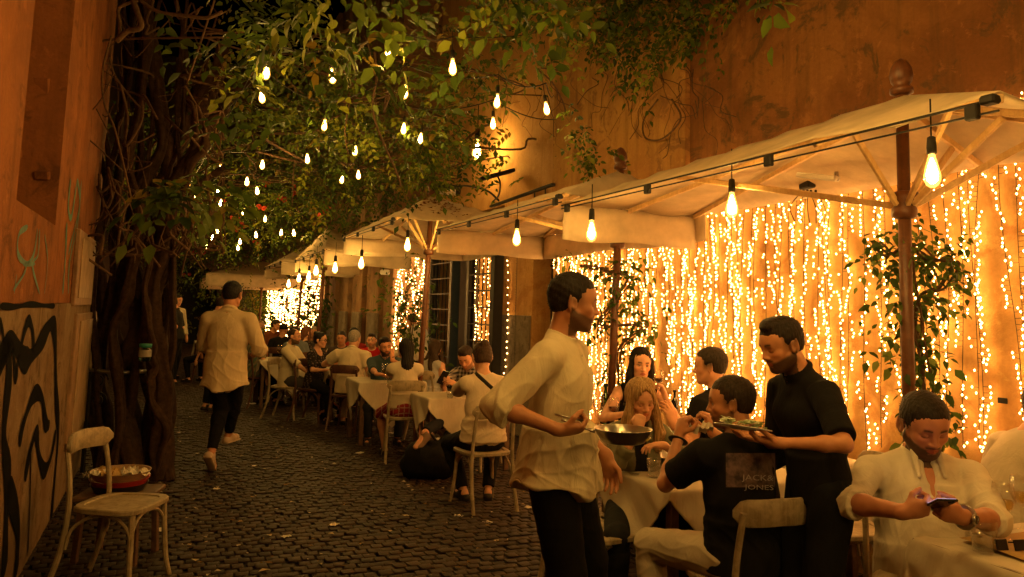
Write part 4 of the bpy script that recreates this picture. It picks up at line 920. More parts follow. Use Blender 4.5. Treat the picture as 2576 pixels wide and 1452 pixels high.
# nearest table
tumbler(on(2474, 1388), 'clear ribbed tumbler half full of water on the nearest table', 1.25, .5)
wineglass(on(2527, 1358), 'tall clear wine glass standing right of the tumbler on the nearest table', 1.1, WINE_W)
wineglass(on(2572, 1335), 'wine glass at the right frame edge on the nearest table', 1.1, WINE_W)
b = MB(); q = [on(2372, 1338, .7385), on(2478, 1385, .7385), on(2640, 1455, .7385), on(2680, 1330, .7385), on(2500, 1305, .7385)]
c_ = (S(tA[0]-.12, tA[1]+.12), S(tA[0]-.12, tA[1]+.62), S(tA[0]-.75, tA[1]+.62), S(tA[0]-.75, tA[1]+.10)); V = [p+np.array([0, 0, .739+(.012 if k == 0 else 0)]) for k, p in enumerate(c_)]; n = 8; G = []
for i in range(n):
    for j in range(n): a, b2 = i/(n-1), j/(n-1); p = (V[0]*(1-a)+V[3]*a)*(1-b2)+(V[1]*(1-a)+V[2]*a)*b2; p[2] = .7405+.014*max(0, 1-(a*a+b2*b2)*4); G.append(p)
b.grid(G, n, n); o = b.build('placemat', PAPER, None, True, 'brown kraft paper placemat curling up on the nearest table', 'placemat', 'kraft paper placemats'); md = o.modifiers.new('t', 'SOLIDIFY'); md.thickness = .001
b = MB(); c = on(2543, 1385, .75)
for sx in (-1, 1): b.box(c+np.array([sx*.034, 0, .02]), (.05, .006, .04), Rz(.2)@Rx(-.25), .003)
b.bar(c+np.array([-.01, 0, .03]), c+np.array([.01, 0, .03]), .005)
o = b.build('sunglasses', m_plain('black lens', (.01, .01, .012), .08), None, False, 'black sunglasses standing folded between the wine glasses', 'sunglasses')
# table against the wall
bottle(on(2120, 1146), 'squat dark oil bottle with black cap alone on the table by the light wall', .18, .032, GLASSG, (.03, .025, .02), square=True)
b = MB(); b.box(on(2098, 1152, .742), (.16, .11, .004), Rz(.5), .002); b.box(on(2094, 1148, .747), (.13, .09, .005), Rz(.3), .002); b.build('napkin', NAPK, None, False, 'folded white napkins lying beside the squat oil bottle', 'napkin')
# couple's table
tumbler(on(1645, 1200), 'small tumbler of water near the front corner of the middle table', 1.0, .55)
pan(on(1692, 1172), (-.95, -.25, 0), 'steel pan of pasta standing on the middle table before the blonde woman', .105, .055, .2, (.55, .36, .12), hz=.0)
plate(on(1735, 1195), 'white plate with bread at the elbow of the man in the printed T-shirt', .095)
crumple(on(1736, 1192, .756), .08, 'torn piece of bread on the white plate', 'bread', None, m_plain('bread crust', (.35, .17, .06), .8), .4, 3, 'bread')
crumple(on(1606, 1178), .13, 'rumpled cloth napkin beside the tumbler on the middle table', 'napkin', None, LINEN, .35, 5, 'napkin', .4)
b = MB(); b.tube([on(1540, 1180, .745), on(1590, 1190, .745)], [.004, .003], 6, sq=.5); b.box(on(1597, 1191, .745), (.05, .018, .003), Rz(-.5), .001); b.build('fork', STEEL, None, False, 'steel fork lying at the edge of the middle table near the waiter', 'fork')
# wine table
bottle(on(1522, 1066), 'red wine bottle with dark label behind the waiter with the pan', .31, .038, GLASSG, (.20, .14, .08))
bottle(on(1697, 1064), 'slim dark bottle between the blonde woman and the man in black', .26, .03, GLASSG, (.10, .06, .03))
wineglass(on(1543, 1075), 'glass of red wine right of the red wine bottle', 1.1, WINE_R); wineglass(on(1505, 1070), 'empty wine glass left of the red wine bottle', 1.15); wineglass(on(1668, 1072), 'wine glass partly hidden by the blonde woman', 1.1, WINE_W)
# other tables
wineglass(on(967, 967), 'white wine glass in front of the bearded man in denim', 1.15, WINE_W); tumbler(on(980, 965), 'small tumbler beside the white wine glass before the woman with long hair', 1.0)
BEER = m_glass('amber beer', (.85, .42, .08))
def beer(p, lb): 
    o = tumbler(p, lb, 1.25, 0, 'beer glasses'); w_ = MB(); w_.lathe([(.032, .01), (.04, .085)], p, 18); w_.build('beer', BEER, o, True); w_ = MB(); w_.lathe([(.041, .086), (.042, .1)], p, 18); w_.build('froth', NAPK, o, True)
beer(on(817, 922), 'tall beer glass in front of the woman in the dark flowered top'); beer(on(840, 922), 'shorter beer glass next to the grey haired man')
wineglass(on(703, 908), 'glass of white wine at the edge of the crowded table behind the walking man', 1.2, WINE_W); tumbler(on(722, 906), 'clear tumbler beside the wine glass on the crowded table', 1.1)
plate(on(752, 905), 'white plate pushed near the bald man in the white shirt', .1); plate(on(850, 930), 'small plate beside the beers', .08)
tumbler(on(1132, 1003), 'tumbler just left of the woman with a bun', 1.0); tumbler(on(505, 858), 'dark glass on the far small table', 1.2); tumbler(S(t7[0]+.3, t7[1]+.5, .74), 'tumbler on the far party table', 1.2)
# the side chairs that stand empty
def chair_px(px, py, z, yaw, mat, lb, grp='empty chairs'):
    p = at_z(px, py, z); return chair([p[0], p[1], 0], yaw, mat, lb, grp)
chair_px(2125, 1322, .46, STREET+PI/2-.3, CHAIRW, 'empty pale chair between the waiter in black and the man with a phone')
chair_px(1500, 1330, .46, STREET-PI/2+.2, CHAIRW, 'pale chair half hidden behind the waiter with the pan, at the table end')
# bag
bo = at_z(1072, 1212, 0); bo = np.array([bo[0], bo[1]+.1, 0])
V = []; n = 18; mB = MB(); rr = np.random.default_rng(2)
for i in range(13):
    ph = -PI/2+PI*i/12
    for j in range(24):
        a = 2*PI*j/24; r = math.cos(ph)**.55; x = .25*r*math.cos(a)*(1-.12*math.sin(ph)); y = .15*r*math.sin(a); z = .17+.17*math.sin(ph)*(1+.15*math.cos(a*2))
        k = 1+.05*math.sin(a*7+i)+.04*math.sin(a*3+i*2); V.append((bo[0]+x*k, bo[1]+y*k, max(.014, z)))
mB.add(V, [(i*24+j, i*24+(j+1) % 24, (i+1)*24+(j+1) % 24, (i+1)*24+j) for i in range(12) for j in range(24)])
bg_ = mB.build('backpack', m_cloth('black nylon', (.012, .011, .011), .7, .6), None, True, 'black backpack slumped on the cobbles beside the table with the checked shirt man', 'backpack', loc=bo)
b = MB(); b.tube(catmull([bo+np.array([-.1, 0, .32]), bo+np.array([0, 0, .42]), bo+np.array([.1, 0, .32])], 6), .012, 6); b.build('strap', m_cloth('black nylon', (.012, .011, .011), .7, .6), bg_, True)
# litter
LT = []; rl = np.random.default_rng(21); m = MB()
for k in range(520):
    u_ = rl.uniform(2.2, 12); v_ = rl.uniform(-.2, 3.3); p = S(u_, v_, GZ+.003); s_ = rl.uniform(.006, .028)*(1 if rl.random() < .9 else 1.7); a = rl.uniform(0, 6.28); c, s2 = math.cos(a)*s_, math.sin(a)*s_*rl.uniform(.4, 1)
    lift = rl.uniform(0, .012); col = [(.45, .36, .22), (.30, .20, .09), (.16, .09, .03), (.5, .42, .3)][rl.integers(0, 4)]
    m.add([p+np.array([-c, -s2, 0]), p+np.array([s2, -c*.6, lift]), p+np.array([c, s2, .002]), p+np.array([-s2, c*.6, lift*.6])], [(0, 1, 2, 3)], col)
m.build('litter', m_attr('litter scraps', .9, .1), None, False, 'tiny leaves and paper crumbs scattered over the cobbles', kind='stuff')
for k, (x, y, sz, lb) in enumerate(((1155, 1298, .07, 'crumpled white scrap on the cobbles left of the waiter'), (1225, 1316, .08, 'largest white scrap on the cobbles beside the waiter'), (840, 1320, .08, 'flat pale scrap alone in the middle of the street'), (397, 1335, .10, 'crumpled paper by the leg of the empty wall chair'), (1335, 1278, .09, 'white paper at the heel of the waiter with the pan'), (632, 1016, .14, 'flat white paper behind the walking man'),
    (905, 1140, .09, 'torn pale scrap near the white chairs'), (450, 1088, .06, 'small scrap on the left of the walking man'), (985, 1090, .09, 'white paper lying under the table of the man in denim'), (545, 1230, .05, 'tiny scrap under the walking man'), (720, 1350, .06, 'pale scrap low in the middle of the street'), (640, 1172, .05, 'pale scrap right of the walking man'), (403, 1262, .05, 'leaf scrap near the empty wall chair'), (1098, 1105, .12, 'white sheet on the ground behind the backpack'))):
    crumple(at_z(x, y, GZ), sz, lb, 'paper scrap', 'scraps on the cobbles', None, .18, k+30, yaw=k*.7)
m = MB()
for k in range(90):
    a, b2 = rl.uniform(.25, .85), rl.uniform(-.6, .5); q = A3[0]-(A3[0]-B3[0])*.0; u_ = B3[0]+(p3[0]-B3[0])*(1-a); v_ = p3[1]+b2*a*.9; z = 2.6+(p3[2]-2.6)*(1-a)+.02; p = S(u_, v_, z); s_ = rl.uniform(.02, .045); t = rl.uniform(0, 6.28)
    m.add([p+np.array([math.cos(t+w_)*s_*(1 if i % 2 else .5), math.sin(t+w_)*s_*(1 if i % 2 else .5), .01*(i % 2)]) for i, w_ in enumerate((0, 1.57, 3.14, 4.71))], [(0, 1, 2, 3)], (.22, .08, .03))
m.build('dead_leaves', m_attr('dead leaf', .9, .1), None, False, 'dry brown leaves lying on top of the third parasol', kind='stuff')
# ================================================================== people: signed distance bodies
def smin(a, b, k):
    if k <= 0: return np.minimum(a, b)
    h = np.maximum(k-np.abs(a-b), 0)/k; return np.minimum(a, b)-h*h*k*.25
def smax(a, b, k): return -smin(-a, -b, k)
class Sdf:
    def __init__(s): s.p = []
    def _a(s, kind, bb, par, k, op): s.p.append((kind, np.asarray(bb[0], float), np.asarray(bb[1], float), par, k, op)); return s
    def cap(s, a, b, ra, rb=None, k=.02, op='u', flat=None):
        """rounded cone; flat=(axis, factor) squeezes it along a world axis"""
        a = np.asarray(a, float); b = np.asarray(b, float); rb = ra if rb is None else rb; m = max(ra, rb)*(max(1, flat[1]) if flat else 1)
        return s._a('cap', (np.minimum(a, b)-m, np.maximum(a, b)+m), (a, b, ra, rb, flat), k, op)
    def cone(s, a, b, ra, rb=None, k=.02, op='u', flat=None, rnd=.004):
        """flat ended cone: cuffs, hems, sleeves"""
        a = np.asarray(a, float); b = np.asarray(b, float); rb = ra if rb is None else rb; m = max(ra, rb)*(max(1, flat[1]) if flat else 1)
        return s._a('cone', (np.minimum(a, b)-m, np.maximum(a, b)+m), (a, b, ra, rb, flat, rnd), k, op)
    def ell(s, c, r, R=None, k=.02, op='u'):
        c = np.asarray(c, float); m = max(r); return s._a('ell', (c-m, c+m), (c, np.asarray(r, float), np.eye(3) if R is None else R), k, op)
    def cut(s, c, n, k=.004):
        c = np.asarray(c, float); return s._a('cut', (c, c), (c, nrm(n)), k, 'i')
    def dist(s, q, P):
        kind, par = q[0], q[3]
        if kind == 'ell':
            c, r, R = par; X = (P-c)@R; k0 = np.sqrt(((X/r)**2).sum(-1)); k1 = np.sqrt(((X/(r*r))**2).sum(-1))+1e-9; return k0*(k0-1)/k1
        if kind == 'cut': return (P-par[0])@par[1]
        a, b, ra, rb, flat = par[:5]; ab = b-a; L2 = ab.dot(ab)+1e-12; X = P-a
        if kind == 'cap':
            t = np.clip(X@ab/L2, 0, 1); D = X-t[..., None]*ab
            if flat: ax, f = flat; dd = D@ax; D = D+(dd*(1/f-1))[..., None]*ax
            return np.sqrt((D*D).sum(-1))-(ra+(rb-ra)*t)
        t = X@ab/L2; tc = np.clip(t, 0, 1); D = X-t[..., None]*ab
        if flat: ax, f = flat; dd = D@ax; D = D+(dd*(1/f-1))[..., None]*ax
        rad = np.sqrt((D*D).sum(-1))-(ra+(rb-ra)*tc); axd = (np.abs(t-.5)-.5)*math.sqrt(L2)
        return smax(rad, axd, par[5]*2)
    def field(s, h):
        lo = np.min([q[1] for q in s.p if q[5] == 'u'], 0)-4*h; hi = np.max([q[2] for q in s.p if q[5] == 'u'], 0)+4*h
        n = np.ceil((hi-lo)/h).astype(int)+1; G = np.full(n, .06, np.float32)
        ax = [lo[i]+h*np.arange(n[i]) for i in range(3)]
        for q in s.p:
            k = q[4]; m = k+3*h
            if q[0] == 'cut': i0 = np.zeros(3, int); i1 = n
            else:
                i0 = np.clip(np.floor((q[1]-m-lo)/h).astype(int), 0, n); i1 = np.clip(np.ceil((q[2]+m-lo)/h).astype(int)+1, 0, n)
            if (i1 <= i0).any(): continue
            P = np.stack(np.meshgrid(ax[0][i0[0]:i1[0]], ax[1][i0[1]:i1[1]], ax[2][i0[2]:i1[2]], indexing='ij'), -1)
            d = s.dist(q, P); sl = tuple(slice(i0[i], i1[i]) for i in range(3)); g = G[sl]
            G[sl] = smin(g, d, k) if q[5] == 'u' else smax(g, -d, k) if q[5] == 's' else smax(g, d, k)
        return G, lo
    def poly(s, h):
        G, lo = s.field(h); g = vdb.FloatGrid(float(3*h)); g.copyFromArray(np.clip(G, -3*h, 3*h)); P, _, Q = g.convertToPolygons(0.0)
        return P.astype(float)*h+lo, Q.astype(np.int32)
def vnormals(V, Q):
    n = np.cross(V[Q[:, 2]]-V[Q[:, 0]], V[Q[:, 3]]-V[Q[:, 1]]); N = np.zeros_like(V)
    for i in range(4): np.add.at(N, Q[:, i], n)
    return N/(np.linalg.norm(N, axis=1)[:, None]+1e-12)
def relax(V, Q, it=1):
    for _ in range(it):
        S_ = np.zeros_like(V); C = np.zeros(len(V))
        for i in range(4):
            j = (i+1) % 4; np.add.at(S_, Q[:, i], V[Q[:, j]]); np.add.at(C, Q[:, i], 1); np.add.at(S_, Q[:, j], V[Q[:, i]]); np.add.at(C, Q[:, j], 1)
        V = V*.5+.5*S_/np.maximum(C, 1)[:, None]
    return V
def folds(X, seed, sc=1.0, sharp=2.0):
    """drapery: a few warped families of soft ridges, roughly -1..1"""
    r = np.random.default_rng(seed); W = X+.05*np.sin(X[:, [1, 2, 0]]*11/sc+r.uniform(0, 6, 3))+.03*np.sin(X[:, [2, 0, 1]]*23/sc+r.uniform(0, 6, 3)); out = 0
    for k in range(5):
        d = nrm(r.normal(0, 1, 3)*np.array([1, 1, .75])); f = r.uniform(16, 42)/sc; m = .5+.5*np.sin(X@nrm(r.normal(0, 1, 3))*r.uniform(5, 11)+r.uniform(0, 6))
        out = out+m*((1-np.abs(np.sin(W@d*f+r.uniform(0, 6))))**sharp-.35)
    return out/2.2
def fold_mesh(sdf, h, amp, seed, sc=1.0, it=1):
    V, Q = sdf.poly(h); V = relax(V, Q, it)
    if amp: V = V+vnormals(V, Q)*(amp*folds(V, seed, sc))[:, None]
    return V, Q
def ik(a, t, l1, l2, hint):
    a = np.asarray(a, float); t = np.asarray(t, float); d = t-a; L = np.linalg.norm(d); u = d/(L+1e-9); L = min(L, (l1+l2)*.995); L = max(L, abs(l1-l2)*1.02+1e-3)
    x = (l1*l1-l2*l2+L*L)/(2*L); y = math.sqrt(max(l1*l1-x*x, 0)); hh = np.asarray(hint, float); hh = nrm(hh-u*hh.dot(u)); return a+u*x+hh*y, a+u*L
def finger_prims(sd, W, d, n, side, pose, s):
    d = nrm(d); n = nrm(np.asarray(n, float)-d*np.dot(n, d)); a = np.cross(n, d); th = -a if side < 0 else a   # side -1 right, +1 left
    sd.cap(W-d*.012*s, W+d*.03*s, .024*s, .027*s, .02, flat=(n, .80)); sd.ell(W+d*.052*s, (.046*s, .040*s, .0165*s), np.array([d, a, n]).T, .016)
    sd.cap(W+d*.03*s+th*.016*s+n*.006*s, W+d*.06*s+th*.026*s+n*.006*s, .014*s, .012*s, .015)
    curls = dict(relax=(.35, .42, .5, .55), fist=(1.45, 1.45, 1.4, 1.4), hold=(.95, 1.0, 1.05, 1.1), flat=(.08, .05, .08, .12), cup=(.6, .65, .7, .75), pinch=(.8, .9, 1.2, 1.3))[pose]
    for i, (off, ln, c) in enumerate(zip((.029, .010, -.010, -.028), (.072, .080, .074, .058), curls)):
        p = W+d*(.088-.004*abs(i-1.2))*s+th*off*s; dd = nrm(d+th*off*2.2); r = (.0092, .0094, .0088, .0078)[i]*s; ang = 0
        for j, (fr, cc) in enumerate(((.45, c), (.31, c*1.15), (.24, c*.75))):
            ang += cc; v = dd*math.cos(ang)+n*math.sin(ang); q = p+v*ln*fr*s; sd.cap(p, q, r*(1-.08*j), r*(.92-.08*j), .004); p = q
    tc = dict(relax=.25, fist=.9, hold=.75, flat=.05, cup=.4, pinch=.6)[pose]
    p = W+d*.030*s+th*.028*s+n*.008*s; v = nrm(d*.75+th*.75+n*(.25+tc*.6)); q = p+v*.036*s; sd.cap(p, q, .0125*s, .0105*s, .008); v = nrm(d*.95+th*(.35-tc*.7)+n*(.2+tc*.9)); q2 = q+v*.030*s; sd.cap(q, q2, .0105*s, .0095*s, .004); sd.cap(q2, q2+nrm(v+d*.3)*.018*s, .0095*s, .0075*s, .003)
EYES = .0315
def head_prims(sd, C, R, s, fem=False, mouth=0.0, nose=1.0, wide=1.0, ears=True):
    def W(x, y, z): return C+R@(np.array([x, y*wide, z])*s)
    f = .94 if fem else 1.0; E = lambda c, r, k=.02, op='u': sd.ell(W(*c), tuple(q*s for q in r), R, k*s, op); K = lambda a, b, ra, rb, k=.01, op='u': sd.cap(W(*a), W(*b), ra*s, rb*s, k*s, op)
    E((-.012, 0, .036), (.096, .0765*wide, .082)); E((.028, 0, -.026), (.064, .060*f, .080), .03); E((.035, 0, .035), (.055, .062, .055), .03)
    for y in (-1, 1):
        K((-.004, y*.054*f, -.052), (.050, y*.026*f, -.094), .019*f, .017, .03); E((.056, y*.041, -.022), (.022, .020, .019), .02)
    E((.066, 0, -.098), (.022*f, .026*f, .018), .02); K((.074, -.030, .021), (.074, .030, .021), .0125*f, .0125*f, .02); E((.060, 0, -.058), (.030, .034, .028), .02)
    for y in (-1, 1):
        E((.092, y*.033, .001), (.015, .0185, .0115), .014, 's'); E((.0735, y*EYES, .002), (.0135, .0135, .0125), .003); K((.079, y*.018, .0125), (.076, y*.045, .0105), .0052, .0048, .006)
    K((.084, 0, .010), (.103*nose, 0, -.030), .0085, .0115, .012)
    for y in (-1, 1): E((.094*nose, y*.0125, -.034), (.011, .0085, .0075), .006)
    K((.088, -.001, -.044), (.087, .001, -.052), .006, .006, .008)
    K((.080, -.022, -.0575), (.088, 0, -.0580), .0048, .0058, .007); K((.080, .022, -.0575), (.088, 0, -.0580), .0048, .0058, .007); K((.079, -.017, -.0675-mouth), (.086, 0, -.069-mouth), .0055, .0065, .007); K((.079, .017, -.0675-mouth), (.086, 0, -.069-mouth), .0055, .0065, .007)
    K((.092, -.023, -.0620), (.093, .023, -.0620), .0020, .0020, .004, 's')
    if ears:
        for y in (-1, 1):
            E((-.008, y*.082, -.008), (.020, .009, .032), .006); E((-.001, y*.092, -.006), (.010, .007, .016), .004, 's'); E((-.020, y*.090, .002), (.008, .006, .030), .004)
def paint_head(V, C, R, s, col, P):
    """skin, lips, brows, eyes, beard painted by position on the face"""
    q = (V-C)@R/s; x, y, z = q.T; n = len(V); c = np.tile(np.array(col, float), (n, 1)); r = np.random.default_rng(3)
    blot = 1+.06*np.sin(V[:, 0]*90)*np.sin(V[:, 1]*80+V[:, 2]*70); c *= blot[:, None]
    def put(mask, colr): c[:] = c*(1-mask[:, None])+np.array(colr)*mask[:, None]
    sm = lambda v, a, b: np.clip((v-a)/(b-a), 0, 1)
    onhead = (x > -.12) & (np.abs(z) < .14) & (np.abs(y) < .1) & (x < .14)
    cheeks = np.exp(-(((np.abs(y)-.042)/.02)**2+((z+.028)/.02)**2))*(x > .03)*.35*onhead; put(cheeks, np.array(col)*np.array([1.15, .75, .6]))
    hc = np.array(P.get('hair_col', (.02, .012, .008)))
    lip = sm(.0245-np.abs(y), 0, .004)*sm(x, .074, .080)*(np.abs(z+.063) < (.0115-.010*(np.abs(y)/.0245)**2))*onhead; 
    brow = sm(.048-np.abs(y), 0, .006)*sm(np.abs(y), .011, .016)*np.exp(-((z-(.0235+.004*np.sin(np.clip((np.abs(y)-.012)/.036, 0, 1)*2.6)))/.0054)**2)*(x > .05)*onhead
    if P.get('beard'):
        b = P['beard']; line = -.034-.016*sm(x, .03, .075)+.028*sm(.02-x, 0, .04); m = sm(line-z, 0, .012)*(x > -.012)*(z > -.16)*onhead
        mus = sm(.032-np.abs(y), 0, .006)*np.exp(-((z+.050)/.006)**2)*(x > .07)
        m = np.maximum(m, mus)*b; chk = (np.abs(y) < .017)*(np.abs(z+.078) < .003)*(x > .07); ns = .94+.06*np.sin(V[:, 0]*700)*np.sin(V[:, 1]*650)*np.sin(V[:, 2]*600); put(np.clip(m*(1-.4*chk), 0, 1)*.985*ns, hc*1.15)
    if P.get('fade'):
        m = sm(z, -.03, .02)*sm(.045-x, 0, .02)*onhead*P['fade']; put(m, hc*1.3)
    if P.get('makeup'): put(lip*.8, (.36, .05, .045))
    else: put(lip*.65, np.array(col)*np.array([1.0, .55, .5]))
    put(brow*1.0*(1 if not P.get('beard_brow') else 1), hc)
    for sy in (-1, 1):
        ey = np.sqrt((y-sy*EYES)**2+(z-.002)**2+0*(x)); front = (x > .078)*onhead
        op = P.get('eyes', 'open')
        if op == 'open':
            put((np.abs(z-.002) < .0058*np.sqrt(np.clip(1-((y-sy*EYES)/.0145)**2, 0, 1)))*(np.abs(y-sy*EYES) < .0145)*front*.95, (.42, .38, .34))
            put((ey < .0062)*front*(np.abs(z-.002) < .006)*1.0, (.03, .018, .01)); put(np.exp(-((z-.0085)/.0016)**2)*(np.abs(y-sy*EYES) < .015)*front*.9, (.01, .007, .005))
        else: put(np.exp(-((z+.0045+.002*np.cos((y-sy*EYES)*110))/.0017)**2)*(np.abs(y-sy*EYES) < .0145)*front*.85, (.012, .008, .006))
        put(np.exp(-(((y-sy*EYES)/.018)**2+((z-.006)/.009)**2))*(x > .05)*onhead*.30, np.array(col)*.45)  # eye socket shade painted into the skin colour
    for sy in (-1, 1): put(np.exp(-(((y-sy*.009)/.004)**2+((z+.041)/.0025)**2))*(x > .08)*.7, np.array(col)*.25)  # nostril shade painted as dark spots
    return c
HAIRM = {}
def hair_mat(col):
    k = 'hair %.3f %.3f' % (col[0], col[1])
    if k in MATS: return MATS[k]
    t = NT(k); v = t.tc((130, 130, 18)); n = t.noise(v, 1, 4, .6, .5); c = t.ramp(n, [(.3, tuple(np.array(col)*.4)), (.7, tuple(np.array(col)*1.35))]); t.bump(n, .9, .003)
    MATS[k] = t.set(.6, 0, .22, c); return MATS[k]
def hair_prims(C, R, s, style, nk=None, fwd=0, wide=1.0):
    sd = Sdf(); W = lambda x, y, z: C+R@(np.array([x, y, z])*s); E = lambda c, r, k=.015, op='u': sd.ell(W(*c), tuple(q*s for q in r), R, k*s, op); K = lambda a, b, ra, rb, k=.02, op='u', flat=None: sd.cap(W(*a), W(*b), ra*s, rb*s, k*s, op, flat)
    if style in ('short', 'quiff', 'receding', 'curly'):
        t = .010 if style != 'receding' else .004; E((-.014, 0, .040), (.100+t*.5, .0775*wide+t*.35, .083+t*.9)); E((-.045, 0, -.005), (.060, .067*wide, .060), .02)
        if style == 'quiff': K((.030, -.028, .104), (.055, .020, .100), .026, .022); E((.01, 0, .105), (.07, .052, .026))
        if style == 'curly': E((0, 0, .09), (.085, .075, .045)); E((-.05, 0, .05), (.075, .085, .07))
        E((.098, 0, -.012), (.062, .074, .080 if style != 'receding' else .096), .012, 's'); E((.088, 0, -.05), (.10, .08, .06), .012, 's'); E((.01, 0, -.098), (.13, .12, .064), .014, 's')
        for y in (-1, 1): E((-.006, y*.090, -.016), (.026, .024, .036), .008, 's'); E((.03, y*.09, -.05), (.045, .03, .045), .012, 's')
        if style == 'receding':
            for y in (-1, 1): E((.075, y*.045, .075), (.05, .03, .035), .015, 's')
            E((.02, 0, .15), (.06, .04, .05), .02, 's')
    elif style in ('long', 'longback', 'pony', 'bun', 'wavy', 'bob'):
        E((-.016, 0, .040), (.106, .084, .094)); E((-.04, 0, -.01), (.070, .078, .08), .02)
        if style == 'wavy': E((-.008, 0, .045), (.112, .094, .098)); E((-.01, .03, .10), (.07, .05, .035))
        E((.100, 0, -.018), (.060, .062, .086), .012, 's'); E((.096, 0, .040), (.050, .044, .058), .012, 's')
        if style in ('long', 'wavy', 'bob'):
            L = {'long': .36, 'wavy': .34, 'bob': .12}[style]
            for y in (-1, 1):
                K((.020, y*.070, .03), (.025, y*.086, -.08), .024, .026); 
                if style == 'wavy': K((.025, y*.086, -.08), (.05, y*.115, -.20), .028, .034); K((.05, y*.115, -.20), (.055, y*.10, -.30), .034, .022); K((.0, y*.10, -.12), (.01, y*.12, -.27), .03, .028)
                else: K((.025, y*.084, -.08), (.02, y*.10, -.08-L*.6), .026, .022)
            K((-.055, 0, 0), (-.085, 0, -L*.8), .075, .065, .03, flat=(R@np.array([1.0, 0, 0]), .55))
        if style == 'longback':
            K((-.06, -.02, .03), (-.085, -.01, -.18), .072, .075, .03, flat=(R@np.array([1.0, 0, 0]), .6)); K((-.085, -.01, -.18), (-.075, .01, -.44), .072, .045, .03, flat=(R@np.array([1.0, 0, 0]), .55)); E((-.05, 0, .10), (.045, .045, .035))
        if style in ('bun', 'pony'):
            E((.0, 0, -.11), (.14, .12, .062), .012, 's')
            for y in (-1, 1): E((-.006, y*.088, -.018), (.022, .018, .03), .008, 's')
        if style == 'bun': E((-.085, 0, .100), (.040, .043, .038))
        if style == 'pony': E((-.10, 0, .02), (.035, .035, .035)); K((-.12, 0, .0), (-.12, 0, -.2), .03, .02)
    elif style == 'cap':
        E((-.010, 0, .045), (.104, .083, .086)); sd.cone(W(.07, 0, .06), W(.145, 0, .05), .05*s, .045*s, .02, flat=(R@np.array([0, 0, 1.0]), .22)); E((.0, 0, -.06), (.16, .14, .075), .006, 's')
    return sd
SKINM = m_attr('skin', .48, .35, .12, 260); CLOTHC = m_attr('patterned cloth', .85, .15, .3, 300)
SKIN_T = (.40, .195, .095)
PEOPLE = {}
def person(key, label, P):
    """P: pel, yaw, lean, side, twist, head, s, arms/legs targets, clothes; returns joints"""
    s = P.get('s', 1.0); b = P.get('b', 1.0); fem = P.get('fem', False); h = P.get('h', .006); yaw = P['yaw']; pel = np.asarray(P['pel'], float)
    lean, side, tw = P.get('lean', 0), P.get('side', 0), P.get('twist', 0)
    Rp = Rz(yaw); Rm = Rz(yaw+tw*.4)@Ry(lean*.55)@Rx(side*.5); Rt = Rz(yaw+tw)@Ry(lean)@Rx(side)
    ch = pel+Rm@np.array([0, 0, .27])*s; nk = ch+Rt@np.array([-.01, 0, .25])*s
    hy, hp, hr = P.get('head', (0, 0, 0)); Rh = Rz(yaw+tw+hy)@Ry(hp)@Rx(hr); hs = P.get('hs', 1.0)*s; C = nk+Rt@np.array([.018+.02*lean, 0, .066])*s+Rh@np.array([.014, 0, .093])*s
    sw = (.155 if fem else .185)*s*(b**.5); J = dict(pel=pel, ch=ch, nk=nk, C=C, Rt=Rt, Rh=Rh, Rp=Rp, s=s, fem=fem)
    e = empty('person', (pel[0], pel[1], 0), label, 'person', P.get('group'))
    sk = Sdf(); torso = Sdf()
    def TW(x, y, z): return nk+Rt@(np.array([x, y, z])*s)
    A = {}
    for nm, sg in (('L', 1), ('R', -1)):
        sh = nk+Rt@np.array([.0, sg*sw/s*1.0, -.068])*s; sh = sh+np.array(P.get('sh'+nm, (0, 0, 0)))
        tgt, hint, hd, hn, pose = P.get(nm) or (None,)*5
        if tgt is None: tgt = sh+Rp@np.array([.06, sg*.08, -.50])*s; hint = Rp@np.array([-1, sg*.5, 0]); hd = Rp@np.array([.15, 0, -1]); hn = Rp@np.array([0, -sg, 0]); pose = 'relax'
        el, wr = ik(sh, tgt, .285*s, .255*s, hint); A[nm] = (sh, el, wr, sg)
        if hd is None: hd = wr-el
        J['sh'+nm], J['el'+nm], J['wr'+nm], J['hd'+nm] = sh, el, wr, nrm(hd)
        q = b**.5*(.88 if fem else 1)
        sk.cap(sh, el,   .047*s*q, .036*s*q, .02); sk.cap(sh+(el-sh)*.25+nrm(Rt@np.array([.01, 0, 0]))*.006, sh+(el-sh)*.7, .044*s*q, .040*s*q, .02); sk.cap(el, el+(wr-el)*.3, .0355*s*q, .0375*s*q, .02); sk.cap(el+(wr-el)*.3, wr, .0375*s*q, .0255*s*q, .015, flat=(nrm(np.asarray(hn, float)), .85))
        if h < .009: finger_prims(sk, wr, hd, hn, sg, pose, s*(.9 if fem else 1))
        else: sk.ell(wr+nrm(hd)*.075*s, (.085*s, .042*s, .026*s), np.array(frame(hd, hn)).T[:, [2, 0, 1]], .02)
    Lg = {}
    for nm, sg in (('l', 1), ('r', -1)):
        hp_ = pel+Rp@np.array([0, sg*.088, 0])*s; an, hint, toe = P.get('leg'+nm) or (hp_*np.array([1, 1, 0])+np.array([0, 0, .085*s]), Rp@np.array([1, 0, 0]), Rp@np.array([1, sg*.2, 0]))
        kn, an = ik(hp_, an, .435*s, .425*s, hint); Lg[nm] = (hp_, kn, an, nrm(toe)); J['kn'+nm], J['an'+nm] = kn, an
        q = b**.5
        sk.cap(hp_, kn, .078*s*q, .052*s*q, .03); sk.cap(kn, kn+(an-kn)*.35, .052*s*q, .054*s*q, .02); sk.cap(kn+(an-kn)*.35, an, .053*s*q, .034*s*q, .02)
        sk.cap(an+np.array([0, 0, -.02])-nrm(toe)*.03*s, an+np.array([0, 0, -.045])*s+nrm(toe)*.14*s, .033*s, .026*s, .02)
